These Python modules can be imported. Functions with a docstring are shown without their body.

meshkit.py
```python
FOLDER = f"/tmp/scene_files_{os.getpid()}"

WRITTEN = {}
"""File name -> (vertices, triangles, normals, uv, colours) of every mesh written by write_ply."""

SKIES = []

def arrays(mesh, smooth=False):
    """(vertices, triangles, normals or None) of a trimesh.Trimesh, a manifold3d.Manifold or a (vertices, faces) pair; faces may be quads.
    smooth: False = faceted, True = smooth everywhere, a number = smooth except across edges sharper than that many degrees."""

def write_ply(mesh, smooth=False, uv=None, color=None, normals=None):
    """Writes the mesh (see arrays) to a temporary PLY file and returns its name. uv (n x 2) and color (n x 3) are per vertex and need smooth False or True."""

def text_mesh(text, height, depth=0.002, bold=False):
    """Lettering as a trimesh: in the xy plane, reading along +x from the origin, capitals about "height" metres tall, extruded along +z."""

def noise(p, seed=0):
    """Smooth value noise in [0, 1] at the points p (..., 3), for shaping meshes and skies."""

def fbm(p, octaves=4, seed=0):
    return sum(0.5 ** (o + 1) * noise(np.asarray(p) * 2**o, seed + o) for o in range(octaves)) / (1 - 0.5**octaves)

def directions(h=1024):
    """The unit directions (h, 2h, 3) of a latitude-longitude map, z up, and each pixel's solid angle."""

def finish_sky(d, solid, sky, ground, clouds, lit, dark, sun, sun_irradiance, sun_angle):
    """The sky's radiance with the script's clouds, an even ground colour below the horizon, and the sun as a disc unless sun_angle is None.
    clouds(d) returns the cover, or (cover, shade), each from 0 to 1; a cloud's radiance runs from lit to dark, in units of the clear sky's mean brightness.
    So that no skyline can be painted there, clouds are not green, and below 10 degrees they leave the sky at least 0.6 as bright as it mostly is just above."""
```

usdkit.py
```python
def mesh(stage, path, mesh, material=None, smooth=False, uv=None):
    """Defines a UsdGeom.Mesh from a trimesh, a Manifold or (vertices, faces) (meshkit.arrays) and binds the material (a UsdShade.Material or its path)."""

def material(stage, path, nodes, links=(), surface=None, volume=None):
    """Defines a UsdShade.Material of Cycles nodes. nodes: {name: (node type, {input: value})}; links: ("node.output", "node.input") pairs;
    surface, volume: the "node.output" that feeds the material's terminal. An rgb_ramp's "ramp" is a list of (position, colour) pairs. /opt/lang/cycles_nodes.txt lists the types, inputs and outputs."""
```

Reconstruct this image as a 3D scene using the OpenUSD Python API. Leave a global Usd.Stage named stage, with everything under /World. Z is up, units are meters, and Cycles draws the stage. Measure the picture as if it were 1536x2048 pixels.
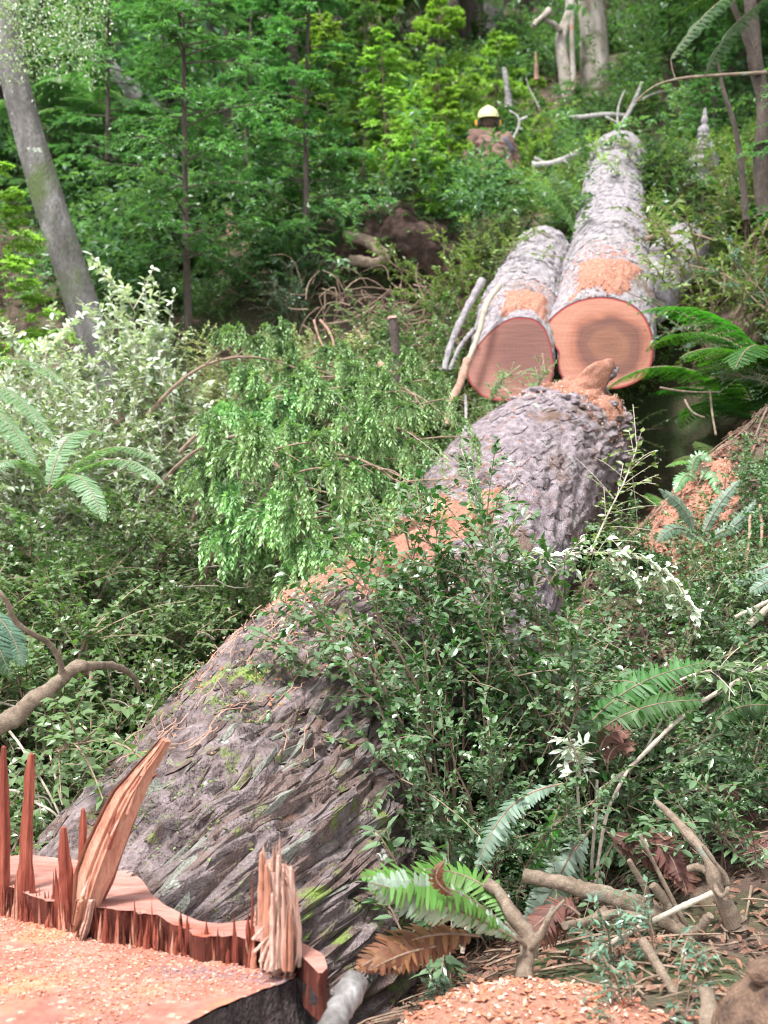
import math
import numpy as np
import trimesh
import manifold3d as m3
import usdkit
import meshkit
from scipy.interpolate import RBFInterpolator, CubicSpline
from pxr import Usd, UsdGeom, UsdLux, UsdShade, Gf, Sdf, Vt

# ------------------------------------------------------------------ camera, sky, sun, exposure
stage = Usd.Stage.CreateInMemory()
UsdGeom.SetStageUpAxis(stage, UsdGeom.Tokens.z)
UsdGeom.SetStageMetersPerUnit(stage, 1.0)
UsdGeom.Xform.Define(stage, '/World')
F, CZ = 2600.0, 1.6
cam = UsdGeom.Camera.Define(stage, '/World/camera')
cam.AddTranslateOp().Set(Gf.Vec3d(0, 0, CZ))
cam.AddRotateXYZOp().Set(Gf.Vec3f(90, 0, 0))
cam.CreateHorizontalApertureAttr(36.0)
cam.CreateVerticalApertureAttr(48.0)
cam.CreateFocalLengthAttr(36.0 * F / 1536.0)
cam.CreateClippingRangeAttr(Gf.Vec2f(0.05, 500))
cam.CreateFocusDistanceAttr(4.6)
cam.CreateFStopAttr(4.8)
cam.CreateExposureAttr(1.9)
SUN_EL, SUN_AZ = math.radians(66), math.radians(-142)      # azimuth = atan2(x, y) of the direction towards the sun
usdkit.material(stage, '/World/Looks/sky_air', {
    'sky': ('sky_texture', {'sky_type': 'single_scattering', 'sun_disc': False, 'sun_elevation': SUN_EL, 'sun_rotation': SUN_AZ, 'aerosol_density': 2.0}),
    'bw': ('rgb_to_bw', {}), 'grey': ('mix', {'mix_type': 'multiply', 'fac': 1.0, 'color2': (1.0, 0.985, 1.0)}),
    'tc': ('texture_coordinate', {}), 'n': ('noise_texture', {'scale': 2.2, 'detail': 4.0}),
    'cr': ('rgb_ramp', {'ramp': [(0.3, (0.62, 0.62, 0.62)), (0.6, (1, 1, 1))]}),
    'm': ('mix', {'mix_type': 'mix'}), 'bg': ('background_shader', {'strength': 0.15})},
    [('sky.color', 'bw.color'), ('bw.val', 'grey.color1'), ('tc.generated', 'n.vector'), ('n.fac', 'cr.fac'), ('cr.color', 'm.fac'),
     ('sky.color', 'm.color1'), ('grey.color', 'm.color2'), ('m.color', 'bg.color')], surface='bg.background')
dome = UsdLux.DomeLight.Define(stage, '/World/sky')
UsdShade.MaterialBindingAPI.Apply(dome.GetPrim()).Bind(UsdShade.Material.Get(stage, '/World/Looks/sky_air'))
dome.GetPrim().SetCustomDataByKey('kind', 'structure')
sun = UsdLux.DistantLight.Define(stage, '/World/sun')
sun.CreateIntensityAttr(0.55)
sun.CreateAngleAttr(11.0)
sun.CreateNormalizeAttr(True)
sun.CreateColorAttr(Gf.Vec3f(1.0, 0.975, 0.955))
sun.AddRotateXYZOp().Set(Gf.Vec3f(0, 0, 0))
_d = np.array([math.cos(SUN_EL) * math.sin(SUN_AZ), math.cos(SUN_EL) * math.cos(SUN_AZ), math.sin(SUN_EL)])
_m = Gf.Matrix4d(); _m.SetRotate(Gf.Rotation(Gf.Vec3d(0, 0, 1), Gf.Vec3d(*_d)))
sun.ClearXformOpOrder(); sun.MakeMatrixXform().Set(_m)

PI = math.pi
def P(px, py, d):
    """The point of the place that the photograph's pixel shows, d metres into the scene."""
    return np.array([(px - 768) / F * d, d, CZ + (1024 - py) / F * d])
def X(px, d): return (px - 768) / F * d
def nrm(a): return a / np.maximum(np.linalg.norm(a, axis=-1, keepdims=True), 1e-9)

# ------------------------------------------------------------------ prims
taken = {}
def numbered(parent, name):
    k = (parent, name); n = taken.get(k, 0); taken[k] = n + 1
    return f'{parent}/{name}' if n == 0 else f'{parent}/{name}_{n:03d}'
def path_of(p): return '/World' if p is None else str(p.GetPath())
def tag(p, label=None, cat=None, group=None, kind=None):
    for k, v in (('label', label), ('category', cat), ('group', group), ('kind', kind)):
        if v: p.SetCustomDataByKey(k, v)
    return p
def obj(name, mesh, mat, parent=None, label=None, cat=None, group=None, kind=None, smooth=False):
    rnd = mesh[2] if isinstance(mesh, tuple) and len(mesh) > 2 else None
    if isinstance(mesh, tuple): mesh = mesh[:2]
    g = usdkit.mesh(stage, numbered(path_of(parent), name), mesh, MAT[mat], smooth=smooth)
    g.CreateDoubleSidedAttr(True)
    if rnd is not None:
        UsdGeom.PrimvarsAPI(g).CreatePrimvar('rnd', Sdf.ValueTypeNames.FloatArray, 'vertex').Set(Vt.FloatArray.FromNumpy(np.asarray(rnd, np.float32)))
    return tag(g.GetPrim(), label, cat, group, kind)
def place(p, loc=(0, 0, 0), rot=(0, 0, 0), scale=1.0):
    x = UsdGeom.Xform(p)
    x.AddTranslateOp().Set(Gf.Vec3d(*map(float, loc))); x.AddRotateXYZOp().Set(Gf.Vec3f(*map(float, rot)))
    s = (scale,) * 3 if np.ndim(scale) == 0 else scale
    x.AddScaleOp().Set(Gf.Vec3f(*map(float, s)))
    return p
def thing(name, label, cat, loc=(0, 0, 0), rot=(0, 0, 0), scale=1.0, group=None, kind=None):
    p = UsdGeom.Xform.Define(stage, numbered('/World', name)).GetPrim()
    return tag(place(p, loc, rot, scale), label, cat, group, kind)
def new_class(name):
    return stage.CreateClassPrim(numbered('/World', name + '_class'))
def copy(cls, name, label, cat, loc, rot=(0, 0, 0), scale=1.0, group=None, kind=None):
    p = thing(name, label, cat, loc, rot, scale, group, kind)
    p.GetReferences().AddInternalReference(cls.GetPath()); p.SetInstanceable(True)
    return p

# ------------------------------------------------------------------ materials
MAT = {}
def mat(name, nodes, links, surface='p.BSDF'):
    MAT[name] = usdkit.material(stage, '/World/Looks/' + name, nodes, links, surface=surface); return name
def leafmat(name, dark, light, under=None, rough=0.38, trans=0.3, spec=0.5, vary=0.25):
    n = {'a': ('attribute', {'attribute': 'rnd'}), 'r': ('rgb_ramp', {'ramp': [(0, dark), (0.7, light), (1, tuple(min(1, 1.35 * c) for c in light))]}),
         'oi': ('object_info', {}), 'mr': ('map_range', {'from_min': 0.0, 'from_max': 1.0, 'to_min': 1 - vary, 'to_max': 1 + vary}),
         'h': ('hsv', {'fac': 1.0}), 'mh': ('map_range', {'from_min': 0.0, 'from_max': 1.0, 'to_min': 0.487, 'to_max': 0.513}),
         'p': ('principled_bsdf', {'roughness': rough, 'specular_ior_level': spec}), 't': ('translucent_bsdf', {}), 'mx': ('mix_closure', {'fac': trans}),
         'tb': ('mix', {'mix_type': 'multiply', 'fac': 1.0, 'color2': (1.25, 1.35, 0.55)})}
    l = [('a.fac', 'r.fac'), ('oi.random', 'mr.value'), ('oi.random', 'mh.value'), ('r.color', 'h.color'), ('mr.result', 'h.value'), ('mh.result', 'h.hue'),
         ('p.BSDF', 'mx.closure1'), ('t.BSDF', 'mx.closure2')]
    src = 'h.color'
    if under:
        n['g'] = ('geometry', {}); n['um'] = ('mix', {'color2': under}); l += [('h.color', 'um.color1'), ('g.backfacing', 'um.fac')]; src = 'um.color'
    l += [(src, 'p.base_color'), (src, 'tb.color1'), ('tb.color', 't.color')]
    return mat(name, n, l, 'mx.closure')
def barkmat(name, stops, scale=(6, 6, 6), nscale=3.0, bump=0.5, rough=0.85, dist=0.02, spots=None, spotscale=9.0, spotat=(0.56, 0.66), detail=6.0):
    n = {'g': ('geometry', {}), 'mp': ('mapping', {'scale': scale}), 'n': ('noise_texture', {'scale': nscale, 'detail': detail, 'roughness': 0.62}),
         'r': ('rgb_ramp', {'ramp': stops}), 'n2': ('noise_texture', {'scale': nscale * 7, 'detail': 3.0}), 'b': ('bump', {'strength': bump, 'distance': dist}),
         'p': ('principled_bsdf', {'roughness': rough, 'specular_ior_level': 0.3}), 'ad': ('math', {'math_type': 'add'}),
         'v': ('mix', {'mix_type': 'multiply', 'fac': 0.6}), 'r2': ('rgb_ramp', {'ramp': [(0.3, (0.5, 0.5, 0.5)), (0.7, (1.2, 1.2, 1.2))]})}
    l = [('g.position', 'mp.vector'), ('mp.vector', 'n.vector'), ('mp.vector', 'n2.vector'), ('n.fac', 'r.fac'), ('n.fac', 'ad.value1'), ('n2.fac', 'ad.value2'), ('ad.value', 'b.height'),
         ('b.normal', 'p.normal'), ('n2.fac', 'r2.fac'), ('r.color', 'v.color1'), ('r2.color', 'v.color2')]
    src = 'v.color'
    for i, (col, sc, at) in enumerate(spots or []):
        n[f's{i}'] = ('noise_texture', {'scale': sc, 'detail': 5.0, 'roughness': 0.65}); n[f'sr{i}'] = ('rgb_ramp', {'ramp': [(at[0], (0, 0, 0)), (at[1], (1, 1, 1))]}); n[f'sm{i}'] = ('mix', {'color2': col})
        n[f'so{i}'] = ('mapping', {'location': (3.1 * i + 1, 1.7 * i, 0.4)})
        l += [('g.position', f'so{i}.vector'), (f'so{i}.vector', f's{i}.vector'), (f's{i}.fac', f'sr{i}.fac'), (f'sr{i}.color', f'sm{i}.fac'), (src, f'sm{i}.color1')]; src = f'sm{i}.color'
    l.append((src, 'p.base_color'))
    return mat(name, n, l)

MOSS, LICH = (0.16, 0.22, 0.05), (0.45, 0.5, 0.42)
barkmat('log_bark', [(0.3, (0.06, 0.043, 0.04)), (0.5, (0.155, 0.12, 0.117)), (0.75, (0.27, 0.22, 0.22))], (5, 5, 5), 2.0, 0.8, spots=[((0.14, 0.08, 0.06), 2.3, (0.57, 0.68)), (MOSS, 3.2, (0.58, 0.68)), (LICH, 6.0, (0.64, 0.7))])
barkmat('plate_grey', [(0.3, (0.1, 0.078, 0.074)), (0.7, (0.24, 0.195, 0.19))], (9, 9, 9), 2.0, 0.7, spots=[(MOSS, 3.5, (0.6, 0.68)), (LICH, 7.0, (0.62, 0.7))])
barkmat('plate_brown', [(0.3, (0.075, 0.05, 0.042)), (0.7, (0.19, 0.135, 0.12))], (9, 9, 9), 2.0, 0.7, spots=[(MOSS, 4.0, (0.57, 0.66))])
barkmat('plate_lichen', [(0.3, (0.120, 0.114, 0.096)), (0.7, (0.252, 0.264, 0.222))], (9, 9, 9), 2.0, 0.6)
barkmat('pale_bark', [(0.28, (0.175, 0.149, 0.152)), (0.46, (0.367, 0.333, 0.350)), (0.7, (0.542, 0.508, 0.534))], (9, 9, 9), 2.6, 0.9, dist=0.03, spots=[((0.210, 0.175, 0.149), 2.6, (0.56, 0.68)), (LICH, 5.0, (0.6, 0.7))])
barkmat('upper_bark_lit', [(0.3, (0.133, 0.105, 0.111)), (0.5, (0.299, 0.248, 0.265)), (0.72, (0.486, 0.425, 0.452))], (8, 8, 8), 2.4, 0.9, dist=0.03, spots=[((0.177, 0.111, 0.078), 2.6, (0.57, 0.68)), (LICH, 6.0, (0.62, 0.7))])  # thinner bark, with the bright sky sheen put into its lavender tone
barkmat('grey_trunk', [(0.3, (0.075, 0.068, 0.062)), (0.55, (0.16, 0.15, 0.145)), (0.75, (0.32, 0.31, 0.3))], (3, 3, 1.2), 3.0, 0.5, spots=[((0.09, 0.12, 0.045), 1.6, (0.55, 0.68)), (LICH, 6.0, (0.64, 0.7))])
barkmat('pale_trunk', [(0.3, (0.25, 0.2, 0.17)), (0.55, (0.45, 0.4, 0.36)), (0.75, (0.62, 0.57, 0.53))], (4, 4, 1.5), 2.0, 0.5, spots=[((0.12, 0.14, 0.07), 2.0, (0.55, 0.64)), ((0.4, 0.22, 0.14), 2.6, (0.6, 0.66))])
barkmat('dark_trunk', [(0.3, (0.035, 0.028, 0.024)), (0.7, (0.11, 0.085, 0.07))], (4, 4, 1.5), 3.0, 0.5)
barkmat('stick', [(0.3, (0.104, 0.074, 0.052)), (0.7, (0.244, 0.190, 0.140))], (14, 14, 14), 2.0, 0.5, dist=0.005, spots=[((0.183, 0.190, 0.153), 9.0, (0.6, 0.68))])
barkmat('pink_stick', [(0.3, (0.225, 0.128, 0.090)), (0.7, (0.420, 0.270, 0.203))], (14, 14, 14), 2.0, 0.5, dist=0.005)
barkmat('white_stick', [(0.3, (0.238, 0.224, 0.211)), (0.7, (0.490, 0.469, 0.449))], (14, 14, 14), 2.0, 0.5, dist=0.005)
barkmat('twig', [(0.3, (0.13, 0.085, 0.06)), (0.7, (0.3, 0.22, 0.16))], (20, 20, 20), 1.0, 0.0)
barkmat('pale_twig', [(0.3, (0.3, 0.26, 0.2)), (0.7, (0.5, 0.44, 0.36))], (20, 20, 20), 1.0, 0.0)
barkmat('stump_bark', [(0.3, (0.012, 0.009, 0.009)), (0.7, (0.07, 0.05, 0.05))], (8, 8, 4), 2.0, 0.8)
barkmat('soil', [(0.3, (0.035, 0.022, 0.016)), (0.5, (0.09, 0.058, 0.043)), (0.75, (0.19, 0.13, 0.1))], (3, 3, 3), 2.5, 0.9, dist=0.03, spots=[((0.04, 0.06, 0.02), 0.9, (0.5, 0.62))])
barkmat('bank_soil', [(0.3, (0.02, 0.012, 0.009)), (0.5, (0.06, 0.035, 0.027)), (0.75, (0.13, 0.075, 0.058))], (6, 6, 6), 2.5, 0.9, dist=0.03)
barkmat('sawdust', [(0.3, (0.31, 0.125, 0.075)), (0.5, (0.43, 0.2, 0.135)), (0.72, (0.56, 0.34, 0.26))], (30, 30, 30), 2.0, 0.9, dist=0.01, detail=8.0)
barkmat('chip_pale', [(0.3, (0.464, 0.264, 0.192)), (0.7, (0.624, 0.464, 0.376))], (30, 30, 30), 2.0, 0.0)
barkmat('chip_orange', [(0.3, (0.340, 0.111, 0.060)), (0.7, (0.510, 0.212, 0.128))], (30, 30, 30), 2.0, 0.0)
barkmat('litter_brown', [(0.3, (0.09, 0.045, 0.03)), (0.7, (0.25, 0.13, 0.085))], (25, 25, 25), 1.0, 0.0)
# fresh red wood: long grain up the fibres
barkmat('splinter_red', [(0.3, (0.1, 0.018, 0.011)), (0.5, (0.21, 0.05, 0.03)), (0.75, (0.36, 0.12, 0.075))], (60, 60, 3), 1.0, 0.6, rough=0.6, dist=0.006)
barkmat('splinter_pink', [(0.3, (0.324, 0.129, 0.081)), (0.5, (0.426, 0.203, 0.135)), (0.75, (0.500, 0.304, 0.222))], (60, 60, 3), 1.0, 0.6, rough=0.6, dist=0.006)
barkmat('splinter_pale', [(0.3, (0.374, 0.202, 0.150)), (0.5, (0.509, 0.321, 0.254)), (0.75, (0.598, 0.449, 0.374))], (60, 60, 3), 1.0, 0.6, rough=0.6, dist=0.006)
barkmat('wood_wall', [(0.3, (0.037, 0.007, 0.005)), (0.5, (0.105, 0.022, 0.012)), (0.75, (0.211, 0.062, 0.037))], (50, 50, 5), 1.0, 0.9, rough=0.7, dist=0.01)  # dark red, darkened further for the shade in gaps between splinters
barkmat('saw_face', [(0.28, (0.220, 0.088, 0.066)), (0.5, (0.326, 0.132, 0.097)), (0.72, (0.414, 0.202, 0.158))], (5, 5, 5), 1.2, 0.45, rough=0.75, dist=0.006,
        spots=[((0.202, 0.106, 0.088), 1.7, (0.48, 0.64)), ((0.114, 0.106, 0.128), 2.0, (0.6, 0.72)), ((0.440, 0.176, 0.097), 4.5, (0.5, 0.62)), ((0.528, 0.317, 0.238), 26.0, (0.58, 0.66))], detail=10.0)
barkmat('notch_face', [(0.3, (0.282, 0.115, 0.088)), (0.5, (0.377, 0.175, 0.141)), (0.7, (0.431, 0.242, 0.202))], (3, 20, 3), 1.5, 0.4, rough=0.65, dist=0.005, spots=[((0.337, 0.088, 0.054), 5.0, (0.56, 0.66))])
barkmat('rock_wood', [(0.3, (0.040, 0.024, 0.018)), (0.7, (0.192, 0.120, 0.080))], (8, 8, 8), 2.0, 0.7)

def discmat(name, centre, ring_dir, heart):
    """A sawn log end: rings about its pith, darker heartwood, orange sapwood, red rim from the primvar rim."""
    c = tuple(-np.asarray(centre))
    n = {'g': ('geometry', {}), 'mp': ('mapping', {'location': c}), 'ns': ('noise_texture', {'scale': 3.0, 'detail': 3.0}),
         'ln': ('math', {'math_type': 'multiply_add', 'value2': 0.22, 'value3': 0.0}), 'dot': ('vector_math', {'math_type': 'length'}), 'add': ('math', {'math_type': 'add'}),
         'rr': ('rgb_ramp', {'ramp': heart}), 'w': ('math', {'math_type': 'multiply', 'value2': 210.0}), 'sn': ('math', {'math_type': 'sine'}),
         'mrs': ('map_range', {'from_min': -1.0, 'from_max': 1.0, 'to_min': 0.95, 'to_max': 1.03}), 'm1': ('mix', {'mix_type': 'multiply', 'fac': 1.0}),
         'at': ('attribute', {'attribute': 'rnd'}), 'ar': ('rgb_ramp', {'ramp': [(0.95, (0, 0, 0)), (0.985, (1, 1, 1))]}), 'm2': ('mix', {'color2': (0.2, 0.02, 0.02)}),
         'mp2': ('mapping', {'rotation': (0, 0.4, 0), 'scale': (6, 6, 90)}), 'sw': ('noise_texture', {'scale': 1.0, 'detail': 4.0}), 'b': ('bump', {'strength': 0.35, 'distance': 0.004}),
         'swr': ('rgb_ramp', {'ramp': [(0.3, (0.8, 0.78, 0.76)), (0.7, (1.12, 1.12, 1.12))]}), 'm3': ('mix', {'mix_type': 'multiply', 'fac': 1.0}),
         'p': ('principled_bsdf', {'roughness': 0.7, 'specular_ior_level': 0.3})}
    l = [('g.position', 'mp.vector'), ('mp.vector', 'dot.vector1'), ('g.position', 'ns.vector'), ('ns.fac', 'ln.value1'), ('dot.value', 'add.value1'), ('ln.value', 'add.value2'),
         ('add.value', 'rr.fac'), ('add.value', 'w.value1'), ('w.value', 'sn.value1'), ('sn.value', 'mrs.value'), ('rr.color', 'm1.color1'), ('mrs.result', 'm1.color2'),
         ('at.fac', 'ar.fac'), ('g.position', 'mp2.vector'), ('mp2.vector', 'sw.vector'), ('sw.fac', 'swr.fac'), ('m1.color', 'm3.color1'), ('swr.color', 'm3.color2'),
         ('ar.color', 'm2.fac'), ('m3.color', 'm2.color1'), ('sw.fac', 'b.height'), ('b.normal', 'p.normal'), ('m2.color', 'p.base_color')]
    return mat(name, n, l)

# foliage
leafmat('leaf_glossy', (0.02, 0.055, 0.014), (0.05, 0.14, 0.035), under=(0.12, 0.2, 0.1), rough=0.27, spec=.6)
leafmat('leaf_scrub', (0.035, 0.075, 0.022), (0.1, 0.19, 0.06), under=(0.12, 0.19, 0.08), rough=0.27, spec=.6)
leafmat('leaf_silver', (0.1, 0.16, 0.075), (0.22, 0.3, 0.17), under=(0.4, 0.46, 0.36), rough=0.27, spec=.6)
leafmat('leaf_white', (0.24, 0.33, 0.23), (0.48, 0.57, 0.46), under=(0.6, 0.66, 0.58), rough=0.3)
leafmat('leaf_fine', (0.04, 0.125, 0.04), (0.12, 0.28, 0.09), rough=0.34, trans=0.42)  # lightened to stand in for the pale veil over the background
leafmat('leaf_bright', (0.14, 0.27, 0.04), (0.3, 0.5, 0.1), rough=0.38, trans=0.4)
leafmat('leaf_drooping', (0.06, 0.16, 0.05), (0.25, 0.42, 0.19), rough=0.36)
leafmat('leaf_hay', (0.15, 0.2, 0.085), (0.34, 0.38, 0.2), rough=0.45)
leafmat('leaf_forest', (0.035, 0.085, 0.04), (0.11, 0.21, 0.09), rough=0.34, trans=0.42)  # haze over the far trees is put into this lighter colour
leafmat('leaf_olive', (0.07, 0.125, 0.03), (0.17, 0.27, 0.07), rough=0.36)
leafmat('leaf_bluegreen', (0.045, 0.1, 0.065), (0.115, 0.2, 0.135), rough=0.3)
leafmat('fern_green', (0.02, 0.09, 0.012), (0.06, 0.22, 0.025), under=(0.06, 0.15, 0.04), rough=0.36, trans=0.4)
leafmat('fern_dark', (0.015, 0.055, 0.01), (0.04, 0.13, 0.02), under=(0.05, 0.11, 0.035), rough=0.55, trans=0.3)
leafmat('fern_pale', (0.09, 0.22, 0.1), (0.2, 0.38, 0.19), under=(0.2, 0.32, 0.18), rough=0.33, trans=0.35)
leafmat('fern_crown', (0.035, 0.1, 0.015), (0.085, 0.19, 0.03), under=(0.2, 0.28, 0.2), rough=0.55, trans=0.25)
leafmat('fern_blue', (0.06, 0.11, 0.07), (0.13, 0.2, 0.14), under=(0.22, 0.3, 0.25), rough=0.55, trans=0.2)
leafmat('fern_white', (0.17, 0.24, 0.175), (0.27, 0.35, 0.27), under=(0.08, 0.15, 0.05), rough=0.55, trans=0.2)
leafmat('fern_dead', (0.05, 0.019, 0.009), (0.19, 0.08, 0.034), rough=0.6, trans=0.2)
leafmat('fern_rust', (0.045, 0.016, 0.011), (0.12, 0.045, 0.03), rough=0.7, trans=0.1)

# ------------------------------------------------------------------ mesh helpers
def join(parts):
    parts = [p for p in parts if p is not None and len(p[0])]
    v, f, r, n = [], [], [], 0
    for p in parts:
        v.append(p[0]); f.append(np.asarray(p[1]) + n); n += len(p[0])
        r.append(p[2] if len(p) > 2 else np.full(len(p[0]), 0.5))
    return np.vstack(v), np.vstack(f), np.concatenate(r)
def tubes(paths, radii, sides=4, cap=True):
    """paths (N, K, 3), radii (N, K) -> one mesh of N tapered tubes."""
    paths = np.asarray(paths, float); radii = np.broadcast_to(np.asarray(radii, float), paths.shape[:2])
    N, K, _ = paths.shape
    t = np.gradient(paths, axis=1); t = nrm(t)
    ref = np.where(np.abs(t[:, :1, 2:3]).mean(axis=1, keepdims=True) > 0.8, np.array([1.0, 0.1, 0]), np.array([0, 0, 1.0]))
    u = nrm(np.cross(t, np.broadcast_to(ref, t.shape))); w = np.cross(u, t)
    a = np.arange(sides) / sides * 2 * PI
    ring = u[:, :, None] * np.cos(a)[None, None, :, None] + w[:, :, None] * np.sin(a)[None, None, :, None]
    v = (paths[:, :, None] + ring * radii[:, :, None, None]).reshape(-1, 3)
    i = np.arange(N)[:, None, None] * K * sides + np.arange(K - 1)[None, :, None] * sides
    j = np.arange(sides)[None, None, :]; j2 = (j + 1) % sides
    a0, b0, a1, b1 = (i + j), (i + j2), (i + sides + j), (i + sides + j2)
    f = np.stack([np.stack([a0, b0, b1], -1), np.stack([a0, b1, a1], -1)], -2).reshape(-1, 3)[:, ::-1]
    if cap:
        base = len(v); v = np.vstack([v, paths[:, 0], paths[:, -1]])
        n = np.arange(N)[:, None]; jj = np.arange(sides)[None]; jn = (jj + 1) % sides
        s0 = n * K * sides; s1 = s0 + (K - 1) * sides
        f = np.vstack([f, np.stack([s0 + jj, s0 + jn, base + n + 0 * jj], -1).reshape(-1, 3)[:, ::-1] * 1, np.stack([s1 + jn, s1 + jj, base + N + n + 0 * jj], -1).reshape(-1, 3)[:, ::-1]])
    return v, f
def smoothpath(pts, n):
    pts = np.asarray(pts, float)
    s = np.concatenate([[0], np.cumsum(np.linalg.norm(np.diff(pts[:, :3], axis=0), axis=1))])
    if len(pts) == 2: return pts[0] + (pts[1] - pts[0]) * np.linspace(0, 1, n)[:, None]
    return CubicSpline(s, pts, bc_type='natural')(np.linspace(0, s[-1], n))
def branch(pts, r0, r1, n=14, sides=7, wob=0.0, seed=0, knots=0.0):
    """One crooked stick through pts, with knots and an uneven outline."""
    p = smoothpath(pts, n); rng = np.random.default_rng(seed)
    L = np.linalg.norm(p[-1] - p[0])
    if wob:
        off = rng.normal(0, 1, (n, 3)); off[0] = off[-1] = 0
        p = p + off * wob * L
    r = np.linspace(r0, r1, n) * (1 + knots * rng.normal(0, 1, n))
    v, f = tubes(p[None], r[None], sides)
    k = meshkit.fbm(v * (0.5 / max(r0, 0.004)), 2, seed) - 0.5
    c = np.repeat(p, sides, 0); c = np.vstack([c, p[:1], p[-1:]])
    k2 = meshkit.fbm(v * [2.2 / max(r0, .004)] * np.array([1, 1, .7]), 3, seed + 5) - 0.5
    v = v + (v - c) * (k[:, None] * 0.55 + k2[:, None] * .5)
    return v, f
T_OVAL = (np.array([[0, 0, 0], [.3, -.4, .1], [.3, 0, 0], [.3, .4, .1], [.68, -.36, .1], [.68, 0, 0], [.68, .36, .1], [1, 0, 0]], float),
          np.array([[0, 1, 2], [0, 2, 3], [1, 5, 2], [1, 4, 5], [2, 6, 3], [2, 5, 6], [4, 7, 5], [5, 7, 6]])[:, ::-1])
T_LANCE = (np.array([[0, 0, 0], [.4, -.5, .12], [.4, .5, .12], [1, 0, 0], [.42, 0, 0]], float), np.array([[0, 4, 1], [0, 2, 4], [4, 3, 1], [2, 3, 4]]))
T_NEEDLE = (np.array([[0, 0, 0], [.45, -.5, .1], [.45, .5, .1], [1, 0, 0]], float), np.array([[0, 3, 1], [0, 2, 3]]))
def leaves(pos, d, up, L, W, tmpl, curl=0.15, rnd=None, rng=None):
    pos = np.asarray(pos, float).reshape(-1, 3); N = len(pos)
    d = nrm(np.asarray(d, float).reshape(-1, 3)); up = np.broadcast_to(np.asarray(up, float), (N, 3))
    side = nrm(np.cross(up, d)); n = np.cross(d, side)
    L = np.broadcast_to(np.asarray(L, float), (N,)); W = np.broadcast_to(np.asarray(W, float), (N,))
    T, Fc = tmpl; k = len(T)
    v = (pos[:, None] + T[None, :, 0:1] * (L[:, None] * d)[:, None].reshape(N, 1, 3) + T[None, :, 1:2] * (W[:, None] * side).reshape(N, 1, 3)
         + (T[None, :, 2:3] * W[:, None, None] - curl * T[None, :, 0:1] ** 2 * L[:, None, None]) * n.reshape(N, 1, 3))
    f = Fc[None] + (np.arange(N) * k)[:, None, None]
    if rnd is None: rnd = (rng or np.random.default_rng(1)).random(N)
    return v.reshape(-1, 3), f.reshape(-1, 3), np.repeat(rnd, k)
def bez(a, b, c, k):
    t = np.linspace(0, 1, k)[None, :, None]
    return a[:, None] * (1 - t) ** 2 + 2 * b[:, None] * t * (1 - t) + c[:, None] * t ** 2
def at(paths, idx, t):
    """Point and tangent at parameter t on paths[idx]."""
    K = paths.shape[1]; x = np.clip(t, 0, 1) * (K - 1); i = np.minimum(x.astype(int), K - 2); fr = (x - i)[:, None]
    a, b = paths[idx, i], paths[idx, i + 1]
    return a + (b - a) * fr, nrm(b - a)

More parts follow.
